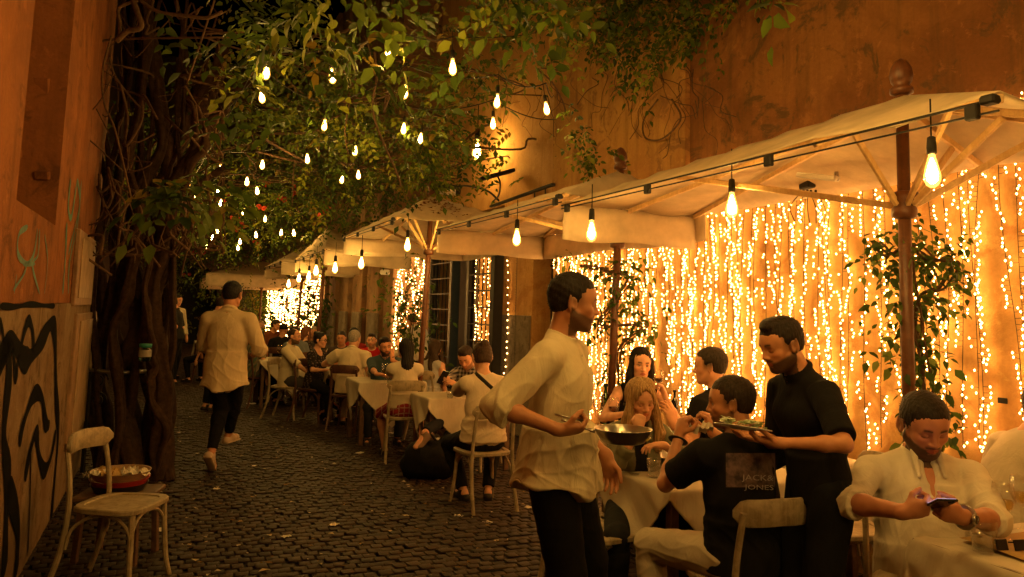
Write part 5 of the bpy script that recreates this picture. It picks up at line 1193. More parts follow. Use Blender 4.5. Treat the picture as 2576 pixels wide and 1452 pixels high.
    # trunk
    hipw = (.150 if not fem else .155)*b**.5; fl = (Rt[:, 0], .68*b**.25); flm = (Rm[:, 0], .70*b**.3)
    for t, g in ((sk, 0.0), (torso, P.get('ease', .014))):
        t.ell(pel+Rp@np.array([-.01, 0, .02])*s, ((.112*b+g)*s, (hipw+g)*s, (.125+g)*s), Rp, .04)
        t.cap(pel+Rm@np.array([0, 0, .08])*s, ch, ((.125 if fem else .138)*b**.5+g)*s, ((.135 if fem else .155)*b**.5+g)*s, .05, flat=flm)
        t.cap(ch, nk+Rt@np.array([-.005, 0, -.14])*s, ((.138 if fem else .158)*b**.5+g)*s, ((.125 if fem else .145)*b**.5+g)*s, .05, flat=fl)
        t.cap(A['L'][0]+Rt@np.array([-.005, -.035, -.005])*s, A['R'][0]+Rt@np.array([-.005, .035, -.005])*s, (.042+g*.8)*s, (.042+g*.8)*s, .05)
        for nm in 'LR': t.cap(nk+Rt@np.array([-.015, (.035 if nm == 'L' else -.035), -.005])*s, A[nm][0]+Rt@np.array([-.01, 0, -.005])*s, (.036+g*.6)*s, (.036+g*.7)*s, .04)
        for y in (-1, 1):
            if fem: t.ell(TW(.095, y*.070, -.225), ((.052+g*.5)*s, (.058+g*.5)*s, (.058+g*.5)*s), Rt, .04)
            else: t.ell(TW(.07, y*.07, -.17), ((.045+g*.5)*s, (.075+g*.5)*s, (.065+g*.5)*s), Rt, .05)
        if P.get('belly'): t.ell(pel+Rm@np.array([.07, 0, .14])*s, ((.09+P['belly']+g)*s, (.14+P['belly']*.5+g)*s, (.13+g)*s), Rm, .06)
    sk.cap(nk+Rt@np.array([-.012, 0, -.03])*s, C+Rh@np.array([-.022, 0, -.04])*hs, (.050 if fem else .060)*s, (.048 if fem else .056)*s, .03)
    head_prims(sk, C, Rh, hs, fem, P.get('mouth', 0), P.get('nose', 1.0), P.get('wide', 1.0), P.get('ears', True)) if h < .009 else head_prims(sk, C, Rh, hs, fem)
    V, Q = sk.poly(h)
    if h >= .009: V = relax(V, Q, 1)
    col = tuple(np.array(P.get('skin', SKIN_T))*np.array([1.36, 1.24, 1.2])); Cc = paint_head(V, C, Rh, hs, col, P)
    o = npmesh('body', V, Q, SKINM, e, C=Cc)
    # hair
    if P.get('hair', 'short') != 'none':
        hsd = hair_prims(C, Rh, hs, P.get('hair', 'short'), wide=P.get('wide', 1.0)); V, Q = hsd.poly(max(h*.8, .004)); q = (V-C)@Rh; N = vnormals(V, Q); an = np.arctan2(q[:, 1], q[:, 0]+.02)
        if P['hair'] if 'hair' in P else True:
            st = P.get('hair', 'short'); am = .0008 if st != 'cap' else 0
            if st in ('long', 'wavy', 'longback', 'bob'): d_ = .0022*np.sin(an*41+np.sin(q[:, 2]*19)*2.2)+.0016*np.sin(an*23+q[:, 2]*30)+(.005 if st == 'wavy' else .002)*np.sin(q[:, 2]*(30 if st == 'wavy' else 12)+an*3)
            else: d_ = am*(np.sin(q[:, 0]*300+np.sin(q[:, 1]*170)*2)*np.sin(q[:, 1]*260)+.8*np.sin(q[:, 2]*210+q[:, 0]*90)) + (.005*np.sin(q[:, 0]*110)*np.sin(q[:, 1]*100)*np.sin(q[:, 2]*95) if st == 'curly' else 0)
            V = V+N*d_[:, None]
        npmesh('cap' if P.get('hair') == 'cap' else 'hair', V, Q, hair_mat(P.get('hair_col', (.02, .012, .008))) if P.get('hair') != 'cap' else m_cloth('black cap cloth', (.015, .014, .014)), e)
        if h < .0065 and P.get('hair') != 'cap':   # loose strands that break the outline and the hairline
            rr = np.random.default_rng(len(label)); st = P.get('hair', 'short'); lng = st in ('long', 'wavy', 'longback'); n_ = 900 if lng else 1100; ii = rr.integers(0, len(V), n_); Nn = vnormals(V, Q)[ii]
            if lng: D = Nn*.22+np.array([0, 0, -1.0])+rr.normal(0, .13, (n_, 3)); Ls = rr.uniform(.03, .075, n_)*hs; wd = .0011
            else: D = Nn*.45+(Rh@np.array([-.5, 0, -.25]))+rr.normal(0, .5, (n_, 3)); Ls = rr.uniform(.007, .015, n_)*hs; wd = .0010
            D /= np.linalg.norm(D, axis=1)[:, None]; Sd = np.cross(D, Nn+rr.normal(0, .2, (n_, 3))); Sd /= np.linalg.norm(Sd, axis=1)[:, None]+1e-9; B0 = V[ii]-Nn*.002; Bm = B0+D*(Ls*.5)[:, None]; Bt = B0+D*Ls[:, None]-Nn*(Ls*.25)[:, None]
            HV = np.stack([B0-Sd*wd, B0+Sd*wd, Bm+Sd*wd*.8, Bm-Sd*wd*.8, Bt], 1).reshape(-1, 3); k5 = 5*np.arange(n_)[:, None]
            npmesh('stray_hair', HV, np.vstack([k5+np.array([[0, 1, 2]]), k5+np.array([[0, 2, 3]]), k5+np.array([[3, 2, 4]])]), hair_mat(P.get('hair_col', (.02, .012, .008))), e, kind='stuff')
    seed = abs(hash(label)) % 10000 if False else sum(map(ord, label)) % 9973
    # top
    T = P.get('top')
    if T:
        t = torso; hem = T.get('hem', .10); fit = T.get('fit', .0); wdt = (hipw+.036+fit)
        if hem > -.05:
            up = Rm[:, 2]; a0 = pel+Rm@np.array([0, 0, .16])*s; dn = T.get('hemdir'); dn = -Rp[:, 2] if dn is None else nrm(dn)
            b0 = pel+dn*hem*s+Rp@np.array([T.get('hemf', 0), T.get('heml', 0), 0]); t.cone(a0, b0, (wdt-.01)*s, (wdt+T.get('flare', .01))*s, .05, flat=(Rp[:, 0], .80*b**.3+T.get('round', 0)))
            if T.get('cut', True): t.cut(b0, b0-a0 if not T.get('sit') else np.array([0, 0, -1.0]), .01) if False else None
        sl = T.get('sleeve', 'short'); lo = T.get('loose', .012)
        for nm in 'LR':
            sh, el, wr, sg = A[nm]
            if sl == 'none': continue
            r0, r1 = (.047+lo)*s*(b**.5), (.042+lo)*s*(b**.5)
            if fem: r0 *= .88; r1 *= .88
            if sl in ('short', 'elbow'):
                f = T.get('slen', .62 if sl == 'short' else .88); q = sh+(el-sh)*f; t.cap(sh+(el-sh)*.04, sh+(el-sh)*.3, r0+.002, r0, .03); t.cone(sh-(el-sh)*.05, q, r0, (r0*.55+r1*.45)+.010*s, .03)
            else:
                f = {'rolled': .16, 'long': .93, 'elbow': .02, 'three': .45}[sl]; t.cap(sh, el, r0, r1*1.02, .03)
                if f > 0:
                    q = el+(wr-el)*f; t.cone(el-(wr-el)*.02, q, r1*1.02, r1*(1.0 if f < .5 else .78), .02)
                    if sl != 'long': t.cone(q-(wr-el)*.20, q+nrm(wr-el)*.004, r1*1.10, r1*1.12, .006)
                    else: t.cone(q-nrm(wr-el)*.05, q+nrm(wr-el)*.006, r1*.80, r1*.82, .005)
        neck = T.get('neck', 'crew')
        if neck in ('collar', 'band', 'open'):
            up = Rt[:, 2]; c0 = TW(-.012, 0, -.015); c1 = TW(.006, 0, .045 if neck != 'band' else .034)
            t.cone(c0, c1, .069*s*(1.03 if not fem else .9), .064*s*(1.03 if not fem else .9), .012)
            if neck != 'band': t.cone(TW(-.012, 0, .008), TW(.004, 0, .037), .077*s, .069*s, .006)
            t.cone(TW(-.004, 0, -.01), TW(.012, 0, .10), .060*s*(1.05 if not fem else .9), .058*s*(1.05 if not fem else .9), .004, 's')
            if neck == 'open':
                t.cap(TW(.085, 0, .05), TW(.135, 0, -.15), .040*s, .004*s, .008, 's')
                for y in (-1, 1): t.cap(TW(.068, y*.050, .030), TW(.125, y*.052, -.065), .016*s, .010*s, .008, flat=(Rt[:, 0], .5))
            elif neck == 'collar':
                t.cap(TW(.09, 0, .05), TW(.105, 0, -.03), .022*s, .004*s, .006, 's')
        elif neck == 'crew': t.ell(TW(.012, 0, .035), (.078*s, .078*s, .062*s), Rt, .006, 's')
        elif neck == 'scoop': t.ell(TW(.06, 0, .02), (.10*s, .095*s, .11*s), Rt, .008, 's')
        V, Q = t.poly(h); V = relax(V, Q, 1); q = (V-pel)@Rp/s; N = vnormals(V, Q); amp = T.get('amp', .008)*s
        fd = folds(V, seed, T.get('fsc', 1.0)); hz = (V-nk)@Rt[:, 2]/s
        # deeper crumples round elbows and waist
        dl = np.minimum(np.linalg.norm(V-A['L'][1], axis=1), np.linalg.norm(V-A['R'][1], axis=1)); w = .55+.7*np.exp(-(dl/.10)**2)+.6*np.exp(-((hz+.42)/.16)**2); keep = np.clip((-hz-.0)/.07, 0, 1)
        V = V+N*(amp*fd*w*keep)[:, None]
        V = relax(V, Q, 1 if h < .006 else 0); N = vnormals(V, Q)
        if T.get('hemwave', 0): low = np.clip(-q[:, 2]-hem+.14, 0, .14)/.14; V = V+np.array([0, 0, 1.0])*(low*T['hemwave']*np.sin(q[:, 1]*16+q[:, 0]*12+seed))[:, None]+N*(low*.012*np.sin(np.arctan2(q[:, 1], q[:, 0])*6+seed))[:, None]
        if T.get('scoop_hem'):   # shirt tails: sides higher than front and back
            low = np.clip(-q[:, 2]-hem+.12, 0, .12)/.12; V[:, 2] += low*T['scoop_hem']*np.clip(np.abs(q[:, 1])/.15, 0, 1)**2
        if T.get('colf') is not None: Cc = T['colf'](q, hz, (V-nk)@Rt/s); o = npmesh(T.get('name', 'shirt'), V, Q, CLOTHC, e, C=Cc)
        else: o = npmesh(T.get('name', 'shirt'), V, Q, m_cloth('cloth %.3f %.3f %.3f' % T['col'], T['col'], .85, T.get('wr', .35)), e)
        J['top'] = o; J['topV'] = (V, Q)
        if T.get('placket'):
            bb = MB(); G = []
            for zz in np.linspace(-.035, -.60, 26):
                row = [surf(V, Q, TW(.35, yy, zz), -Rt[:, 0]) for yy in (-.017, -.012, 0, .012, .017)]
                if all(q_ is not None for q_ in row): G += [q_+Rt[:, 0]*o_ for q_, o_ in zip(row, (-.001, .0028, .003, .0028, -.001))]
            if len(G) > 20: bb.grid(G, len(G)//5, 5); bb.build('placket', m_cloth('cloth %.3f %.3f %.3f' % T['col'], T['col'], .85, T.get('wr', .35)), e, True)
            bb = MB()
            for k in range(6):
                p = surf(V, Q, TW(.35, .0, -.06-.075*k), -Rt[:, 0]); p = None if p is None else p+Rt[:, 0]*.003
                if p is not None: bb.lathe([(.0055, 0), (.0055, .003), (.001, .0035)], p, 8, np.array(frame(Rt[:, 0])).T)
            if bb.V: bb.build('button', m_plain('shirt button', (.5, .42, .3), .3), e, kind='stuff')
    B_ = P.get('bottom')
    if B_:
        t = Sdf(); g = B_.get('ease', .016); q = b**.5; t.ell(pel+Rp@np.array([-.012, 0, .0])*s, ((.112*b+g*.7)*s, (hipw+g*.6)*s, .125*s), Rp, .04)
        t.cone(pel+Rp@np.array([-.005, 0, .0])*s, pel+Rm@np.array([0, 0, .13])*s, (hipw+g*.3)*s, (.140*b**.5+g*.5)*s, .03, flat=(Rp[:, 0], .70*b**.3))
        for nm in 'lr':
            hp_, kn, an, toe = Lg[nm]; f = B_.get('len', .94)
            t.cap(hp_, kn, (.086*q+g)*s, (.060*q+g)*s, .03)
            if f > .05: t.cap(kn, kn+(an-kn)*.3, (.060*q+g)*s, (.057*q+g*.8)*s, .02); t.cone(kn+(an-kn)*.2, kn+(an-kn)*f, (.058*q+g*.8)*s, (B_.get('hem', .048)+g*.3)*s, .02)
        if B_.get('skirt'):
            m_ = (Lg['l'][1]+Lg['r'][1])/2; t.cap(pel, (pel+m_)/2, .17*s, .16*s, .05, flat=(np.array([0, 0, 1.0]), .8))
        V, Q = fold_mesh(t, max(h, .006), B_.get('amp', .007)*s, seed+5, .9)
        if B_.get('colf') is not None: npmesh(B_.get('name', 'trousers'), V, Q, CLOTHC, e, C=B_['colf']((V-pel)@Rp/s, None, None))
        else: npmesh(B_.get('name', 'trousers'), V, Q, m_cloth('cloth %.3f %.3f %.3f' % B_['col'], B_['col'], .85, .4), e)
    if P.get('shoes') is not None:
        for nm in 'lr':
            hp_, kn, an, toe = Lg[nm]; t = Sdf(); fu = P.get('footup', {}).get(nm, np.array([0, 0, 1.0])); fu = nrm(fu-toe*fu.dot(toe)); dn = -fu*.085*s
            t.cap(an+dn*.6-toe*.045*s, an+dn*.62+toe*.14*s, .040*s, .034*s, .02); t.cap(an+dn*.1, an+dn*.5+toe*.05*s, .040*s, .038*s, .02); t.cone(an+dn*1.0-toe*.07*s+fu*.011*s, an+dn*1.0+toe*.175*s+fu*.011*s, .042*s, .040*s, .006, flat=(fu, .28)); t.cut(an+dn+fu*.0, -fu, .003)
            V, Q = t.poly(max(h, .006)); npmesh('shoe', V, Q, m_plain('shoe %.3f %.3f' % (P['shoes'][0], P['shoes'][1]), P['shoes'], .6, 0, .3, .15), e)
    J['root'] = e; PEOPLE[key] = J; return J
from mathutils.bvhtree import BVHTree
_bv = {}
def surf(V, Q, p, d):
    k = (len(V), float(V[0][0])); 
    if k not in _bv: _bv.clear(); _bv[k] = BVHTree.FromPolygons(V.tolist(), Q.tolist())
    hit = _bv[k].ray_cast(Vector(p), Vector(d)); return None if hit[0] is None else np.array(hit[0])
def band(J, a, b, r, mat, name, w=.02, fl=None):
    """a strap round a limb at point a along direction b"""
    m = MB(); d = nrm(b); x, y, _ = frame(d); m.tube([a+(x*math.cos(t)+y*math.sin(t))*r for t in np.linspace(0, 2*PI, 25)[:-1]], w/2, 6, closed=True, sq=.25, up=d); return m.build(name, mat, J['root'], True)
def place(key, label, px, py, Y, yaw, pose, **P):
    '''pose 'sit' or 'stand': the head centre lands on the given sight line at distance Y, body size follows'''
    T = at_d(px, py, Y); lean, side, tw = P.get('lean', 0), P.get('side', 0), P.get('twist', 0)
    Rm = Rz(yaw+tw*.4)@Ry(lean*.55)@Rx(side*.5); Rt = Rz(yaw+tw)@Ry(lean)@Rx(side); hy, hp, hr = P.get('head', (0, 0, 0)); Rh = Rz(yaw+tw+hy)@Ry(hp)@Rx(hr)
    off = Rm@np.array([0, 0, .27])+Rt@np.array([-.01, 0, .25])+Rt@np.array([.018+.02*lean, 0, .066])+Rh@np.array([.014, 0, .093])
    if pose == 'sit': s = (T[2]-.545)/off[2]; s2 = min(max(s, .88), 1.06)
    else: s = T[2]/(off[2]+.935); s2 = min(max(s, .9), 1.1)
    P['s'] = s2*P.pop('sk', 1.0); pel = T-off*P['s']
    if pose == 'sit': pel[2] = min(max(pel[2], .50), .60)
    else: pel[2] = .935*P['s'] if abs(pel[2]-.935*P['s']) < .12 else pel[2]
    print('PERSON %-10s s=%.2f (raw %.2f) pelvis z=%.2f  px=%s' % (key, P['s'], s, pel[2], [int(q) for q in project(pel)]))
    P['pel'] = pel; P['yaw'] = yaw; Rp = Rz(yaw); sc = P['s']; P.setdefault('h', .0045 if Y < 4.6 else .007 if Y < 9 else .0085 if Y < 11.5 else .012)
    if pose == 'sit':
        sp = P.pop('knees', .10)
        for nm, sg in (('l', 1), ('r', -1)):
            if 'leg'+nm not in P:
                hp_ = pel+Rp@np.array([0, sg*.088, 0])*sc; an = hp_+Rp@np.array([P.get('reach', .36), sg*sp, 0])*sc; an[2] = .085*sc; P['leg'+nm] = (an, Rp@np.array([.6, sg*.25, 1]), Rp@np.array([1, sg*.25, 0]))
    P.setdefault('bottom', dict(col=(.012, .011, .012))); P.setdefault('shoes', (.02, .015, .012))
    J = person(key, label, P)
    if pose == 'sit' and P.get('chair', True) is not False:
        cm = P.get('chair', True); cy_ = P.get('cyaw', yaw); f = Rz(cy_)@np.array([1, 0, 0]); o = pel+f*.045*0; chair([o[0], o[1], 0], cy_, CHAIRD if cm == 'dark' else CHAIRW, P.get('clabel') or 'bistro chair under the '+' '.join(P.get('short', label.split(' with')[0]).split()[:11]), 'occupied bistro chairs')
    return J
# ================================================================== the people in the street
SHW = (.60, .50, .33); BLK = (.012, .011, .011); BROWNH = (.025, .014, .009)
A_ = at_d
def stand_leg(pel, yaw, fx, fy, s=1.0, z=.085, toe=None):
    Rp = Rz(yaw); a = pel*np.array([1, 1, 0])+Rp@np.array([fx, fy, 0])*s; a[2] = z*s; return (a, Rp@np.array([1, 0, .0]), Rp@(np.array([1, .1*np.sign(fy), 0]) if toe is None else np.array(toe)))
# 1 waiter with the pan
yw = -.38
J = place('waiter', 'waiter in a cream collarless shirt striding past with a steel pan', 1443, 762, 3.3, yw, 'stand', lean=.05, head=(.36, .10, 0), b=1.02, hair='short', hair_col=(.016, .010, .007), beard=.85, fade=.5, eyes='down', skin=(.36, .17, .085),
    top=dict(col=SHW, sleeve='rolled', neck='band', hem=.115, amp=.013, fsc=1.1, flare=.028, fit=.014, scoop_hem=.05, hemwave=.012, placket=True, loose=.020, wr=.5), bottom=dict(col=BLK, ease=.022),
    R=(A_(1408, 1082, 3.02), (-.9, -.25, -.35), (1, .12, .05), (.05, .5, .9), 'hold'), L=(A_(1527, 1150, 3.42), (-.5, .3, 0), (.15, 0, -1), (-.4, -.9, 0), 'relax'),
    legl=(A_(1440, 1452, 3.5)*np.array([1, 1, 0])+np.array([.10, 0, .10]), (1, .1, 0), (1, -.2, 0)), legr=(A_(1400, 1452, 3.3)*np.array([1, 1, 0])+np.array([-.10, 0, .11]), (1, .1, 0), (1, -.2, 0)))
hp_ = J['wrR']+J['hdR']*.078+np.array([0, .012, .026]); pc = A_(1567, 1100, 3.02); d_ = hp_-pc; Lh = np.linalg.norm(d_[:2]); 
pan(pc-np.array([0, 0, .02]), np.array([d_[0], d_[1], 0]), 'steel frying pan of pasta carried by the waiter in cream', .112, .052, max(.1, Lh-.112+.07), (.60, .45, .12), hz=d_[2]+.02-.052+.008)
b = MB(); q = J['wrR']; b.tube([q+np.array([-.02, 0, .06]), q+np.array([.10, .01, .035])], [.004, .005], 6); b.build('spoon', STEEL, None, True, 'thin spoon held against the pan handle by the waiter in cream', 'spoon')
# 2 waiter in black
yb = PI+.22
J = place('waiter2', 'bearded waiter in a black shirt bending to serve a plate of salad', 1966, 868, 3.3, yb, 'stand', lean=.30, head=(.05, .32, 0), b=.84, hair='quiff', hair_col=(.018, .010, .007), beard=.95, fade=.6, eyes='down', skin=(.42, .20, .10),
    top=dict(col=BLK, sleeve='elbow', neck='collar', hem=.04, amp=.007, flare=-.01, fit=-.012, loose=.012, wr=.4, name='black_shirt'), bottom=dict(col=(.010, .010, .011), ease=.026),
    L=(A_(1958, 1114, 3.02), (.1, -.8, -.6), (-1, .1, .12), (0, .1, 1), 'cup'), R=(A_(1905, 1100, 3.35), (.3, .5, -.6), (-1, -.1, .1), (0, 0, 1), 'cup'))
pc = A_(1868, 1082, 3.05); b = MB(); Rpl = Ry(.12)@Rx(-.14)
b.lathe([(.045, 0), (.05, .003), (.112, .010), (.112, .013), (.05, .008), (.001, .006)], pc, 30, Rpl, cap=False); po = b.build('serving_plate', CERAMIC, None, True, 'oval white plate of green salad held by the waiter in black', 'plate', loc=pc)
b = MB(); rr = np.random.default_rng(4)
for k in range(60):
    a, q = rr.uniform(0, 6.28), .085*math.sqrt(rr.random()); p = pc+Rpl@np.array([q*math.cos(a), q*math.sin(a), .014+rr.uniform(0, .02)]); t = rr.uniform(0, 6.28); z_ = rr.uniform(.012, .024)
    b.add([p+z_*np.array([math.cos(t+w_), math.sin(t+w_), rr.uniform(-.1, .6)]) for w_ in (0, 1.5, 3.1, 4.6)], [(0, 1, 2, 3)], [(.16, .26, .05), (.25, .32, .09), (.40, .42, .22)][rr.integers(0, 3)])
b.build('salad', m_attr('salad leaf', .4, .4, .1, 60, .2), po, False, kind='stuff')
# 3 man in printed T-shirt, back to us
ybt = PI/2+.30
J = place('tee', 'young man in a black T-shirt printed on the back, napkin at his mouth', 1838, 1014, 3.55, ybt, 'sit', lean=.12, head=(1.0, .06, 0), b=1.02, hair='short', hair_col=(.03, .017, .009), fade=.7, beard=.75, skin=(.38, .18, .09),
    top=dict(col=BLK, sleeve='short', slen=.72, neck='crew', hem=.06, amp=.008, loose=.018, flare=.0, wr=.4, name='printed_t_shirt'), bottom=dict(col=(.52, .44, .32), amp=.009),
    L=(A_(1708, 1098, 3.75), (-.6, .1, -1), (.25, .1, 1), (.9, .4, -.2), 'hold'), R=(A_(1790, 1085, 4.02), (.6, .3, -1), (-.25, -.1, .9), (-.8, .5, 0), 'hold'), knees=.16, short='young man in the printed black T-shirt')
band(J, J['wrL']-J['hdL']*.02, J['wrL']-J['elL'], .031, BLACKM, 'smartwatch', .035)
crumple(A_(1762, 1068, 3.78)-np.array([0, 0, .045]), .11, 'white paper napkin held up to his mouth by the man in the printed T-shirt', 'napkin', None, NAPK, .95, 12, 'napkin', .3)
V, Q = J['topV']; Rt = J['Rt']; cx_ = A_(1888, 1178, 3.3)
def patch(x0, x1, y0, y1, n, off):
    G = []
    for i in range(n):
        for j in range(n):
            px = x0+(x1-x0)*i/(n-1); py = y0+(y1-y0)*j/(n-1); r_ = ray(px, py); h_ = surf(V, Q, CAM+r_/np.linalg.norm(r_)*2.2, nrm(r_)); G.append(None if h_ is None else h_-nrm(r_)*off)
    return G
G = patch(1826, 1950, 1140, 1226, 16, .003)
if True:
    b = MB(); ok = [g is not None for g in G]; print('print', sum(ok)); b.add([g if g is not None else (0, 0, 0) for g in G], [q_ for i in range(15) for j in range(15) for q_ in [(i*16+j, (i+1)*16+j, (i+1)*16+j+1, i*16+j+1)] if all(ok[k_] for k_ in q_)]); t = NT('faded photo print'); v = t.tc(); n_ = t.noise(v, 26, 5, .6); t.l(t.ramp(n_, [(.35, (.05, .035, .045)), (.55, (.16, .10, .10)), (.7, (.20, .13, .12))]), t.b.inputs['Base Color']); t.set(.8, 0, .2); b.build('shirt_print', t.m, J['root'], True)
def shirt_text(txt, x0, x1, yb_, hgt, name):
    cu = bpy.data.curves.new(name, 'FONT'); cu.body = txt; cu.size = 1; cu.resolution_u = 2; to = bpy.data.objects.new(name, cu); COL.objects.link(to)
    dg = bpy.context.evaluated_depsgraph_get(); me = bpy.data.meshes.new_from_object(to.evaluated_get(dg)); bpy.data.objects.remove(to)
    X = np.array([v_.co[:] for v_ in me.vertices]); X[:, 0] = (X[:, 0]-X[:, 0].min())/(np.ptp(X[:, 0])); X[:, 1] = X[:, 1]/np.ptp(X[:, 1]); W3 = []
    for a_, c_, _ in X:
        r_ = ray(x0+(x1-x0)*a_, yb_-hgt*c_+2*a_); h_ = surf(V, Q, CAM+r_/np.linalg.norm(r_)*2.2, nrm(r_)); W3.append(W3[-1] if h_ is None and W3 else (h_ if h_ is not None else cx_)-nrm(r_)*.0055)
    b = MB(); b.add(W3, [tuple(p.vertices) for p in me.polygons]); return b.build('print_lettering', m_plain('cracked white lettering', (.36, .30, .27), .8, 0, .2, .3, 60), J['root'])
shirt_text('JACK&', 1866, 1946, 1208, 19, 'lettering'); shirt_text('JONES', 1872, 1946, 1231, 16, 'lettering')
# 4 blonde woman
def olive(q, hz, X): 
    c = np.tile((.16, .145, .085), (len(q), 1)); m = (X[:, 0] > .02) & (np.abs(X[:, 1]) < .035+.12*np.clip(-X[:, 2]-.05, 0, .4)*.35); c[m] = (.012, .011, .011); return c
place('blonde', 'young woman with wavy blonde hair and an olive shirt, fist at her lips', 1613, 1008, 4.3, -PI/2+.12, 'sit', fem=True, lean=.22, head=(.05, .22, .06), hair='wavy', hair_col=(.44, .26, .11), eyes='down', skin=(.50, .27, .16), makeup=False,
    top=dict(colf=olive, col=SHW, sleeve='three', neck='open', hem=.06, amp=.008, loose=.016, name='olive_shirt'), bottom=dict(col=(.02, .02, .022)),
    R=(A_(1606, 1078, 4.08), (-.4, -.2, -1), (.2, .25, 1), (.2, 1, -.3), 'fist'), L=(A_(1668, 1120, 4.1), (.8, 0, -.6), (-.9, -.2, 0), (0, 0, -1), 'relax'), short='blonde woman in the olive shirt')
# 5 dark haired woman with glass
place('dark', 'smiling woman with long black hair in a sleeveless black top, glass in hand', 1612, 916, 6.0, -PI/2+.02, 'sit', fem=True, lean=.05, head=(.05, .12, -.05), hair='long', hair_col=(.012, .008, .007), makeup=True, skin=(.55, .31, .20), h=.006,
    top=dict(col=BLK, sleeve='none', neck='scoop', hem=.05, amp=.005, name='sleeveless_top'), L=(A_(1672, 995, 5.75), (.6, 0, -1), (-.3, -.1, 1), (-1, 0, .1), 'hold'), R=(A_(1580, 1040, 5.7), (-.7, 0, -.6), (.6, -.4, 0), (0, 0, -1), 'relax'))
wineglass(A_(1657, 985, 5.68)-np.array([0, 0, .03]), 'wine glass lifted by the woman with long black hair', .9, WINE_R)
# 6 man behind
J = place('man6', 'man with cropped dark hair and a plain black T-shirt seated beyond the couple', 1786, 922, 5.3, PI/2+.75, 'sit', lean=.10, head=(.45, .05, 0), hair='short', hair_col=(.03, .02, .014), fade=.9, skin=(.48, .25, .14), h=.006,
    top=dict(col=BLK, sleeve='short', neck='crew', hem=.05, amp=.006, loose=.016, name='t_shirt'), L=(A_(1694, 1068, 4.95), (-.2, .0, -1), (-.35, 0, 1), (-.6, .8, 0), 'relax'), chair='dark')
band(J, J['wrL']-J['hdL']*.02, J['wrL']-J['elL'], .032, STEEL, 'bracelet', .02)
# 7 man with the phone
J = place('phone', 'heavy bearded man in an open necked white shirt looking at his phone', 2326, 1075, 3.3, -PI/2-.12, 'sit', sk=1.09, lean=-.06, head=(.06, .40, .03), b=1.30, wide=1.07, hs=1.08, belly=.03, hair='short', hair_col=(.018, .011, .008), beard=.95, fade=.7, eyes='down', skin=(.36, .16, .085),
    top=dict(col=(.62, .54, .42), sleeve='rolled', neck='open', hem=.10, amp=.014, loose=.010, fsc=1.1, wr=.5, hemwave=.01, placket=False), bottom=dict(col=(.40, .32, .21), ease=.022, amp=.009),
    R=(A_(2272, 1288, 2.95), (-.9, .3, -.35), (.85, -.25, .25), (.15, .9, .4), 'hold'), L=(A_(2418, 1300, 2.95), (.9, .3, -.35), (-.85, -.25, .25), (-.15, .9, .4), 'hold'), knees=.30, reach=.34,
    legr=(A_(2120, 1600, 2.75)*np.array([1, 1, 0])+np.array([0, 0, .09]), (-.4, -.7, .8), (-.3, -1, 0)), short='heavy man in the white shirt with a phone')
ph = (J['wrR']+J['wrL'])/2+np.array([0, -.04, .045]); b = MB(); Rph = Rx(1.1); b.box(ph, (.078, .009, .15), Rph, .004); po = b.build('smartphone', m_plain('black phone glass', (.015, .014, .015), .12), None, False, 'black smartphone held in both hands by the heavy man in white', 'phone', loc=ph)
b = MB(); b.box(ph+Rph@np.array([0, .0052, 0]), (.070, .001, .14), Rph, 0); b.build('screen', m_emit('phone screen', (.55, .55, .9), 1.6), po)
b = MB(); b.lathe([(.012, 0), (.012, .002)], ph+Rph@np.array([.022, -.0045, .055]), 10, Rph@Rx(PI/2)); b.build('camera_lens', BLACKM, po)
wq = J['wrL']+(J['elL']-J['wrL'])*.10; band(J, wq, J['wrL']-J['elL'], .036, STEEL, 'wristwatch', .024); b = MB(); dd = nrm(np.cross(J['wrL']-J['elL'], [0, 0, 1])); dd = dd if dd[1] < 0 else -dd
b.lathe([(.019, -.004), (.020, .003), (.017, .006)], wq+dd*.038, 20, np.array(frame(dd)).T); b.build('watch_case', STEEL, J['root'], True, angle=.6); b = MB(); b.lathe([(.016, .0062), (.016, .0068)], wq+dd*.038, 20, np.array(frame(dd)).T); b.build('watch_dial', m_plain('dark dial', (.02, .025, .02), .2), J['root'])
# 8 person at the frame edge
place('edge', 'person in a pale T-shirt hunched over at the right frame edge', 2640, 1030, 3.75, -.15, 'sit', lean=.45, head=(0, .1, 0), b=1.15, hair='short', hair_col=BROWNH, skin=SKIN_T, h=.006, top=dict(col=(.50, .42, .31), sleeve='short', neck='crew', hem=.05, amp=.010, loose=.018, name='t_shirt'), short='person hunched at the right frame edge')
# 9 woman with bun
def strap(J, V, Q, pts, mat, w=.03):
    m = MB(); G = []
    for a_, c_ in pts:
        r_ = ray(a_, c_); h_ = surf(V, Q, CAM+nrm(r_)*(np.linalg.norm(J['nk']-CAM)-1.0), nrm(r_)); 
        if h_ is not None: G.append(h_-nrm(r_)*.006)
    if len(G) > 3: m.tube(np.array(G), w/2, 6, sq=.25, up=(0, -1, .0)); m.build('bag_strap', mat, J['root'], True)
J = place('bun', 'woman with a hair bun and a black strap across her cream blouse', 1212, 899, 6.5, PI/2+.28, 'sit', fem=True, lean=.16, head=(.1, .25, 0), hair='bun', hair_col=(.06, .032, .018), skin=(.50, .28, .17), h=.006,
    top=dict(col=(.62, .50, .36), sleeve='three', neck='crew', hem=.02, amp=.011, loose=.024, wr=.5, name='blouse'), L=(A_(1150, 985, 6.95), (-.8, -.2, -.6), (-.2, 1, 0), (0, 0, -1), 'relax'), R=(A_(1215, 985, 7.0), (.9, -.2, -.4), (-.2, 1, 0), (0, 0, -1), 'relax'), reach=.2, knees=.02, cyaw=PI/2+.45)
V, Q = J['topV']; strap(J, V, Q, [(1186+(1246-1186)*t, 930+(985-930)*t) for t in np.linspace(0, 1, 14)], BLACKM, .035)
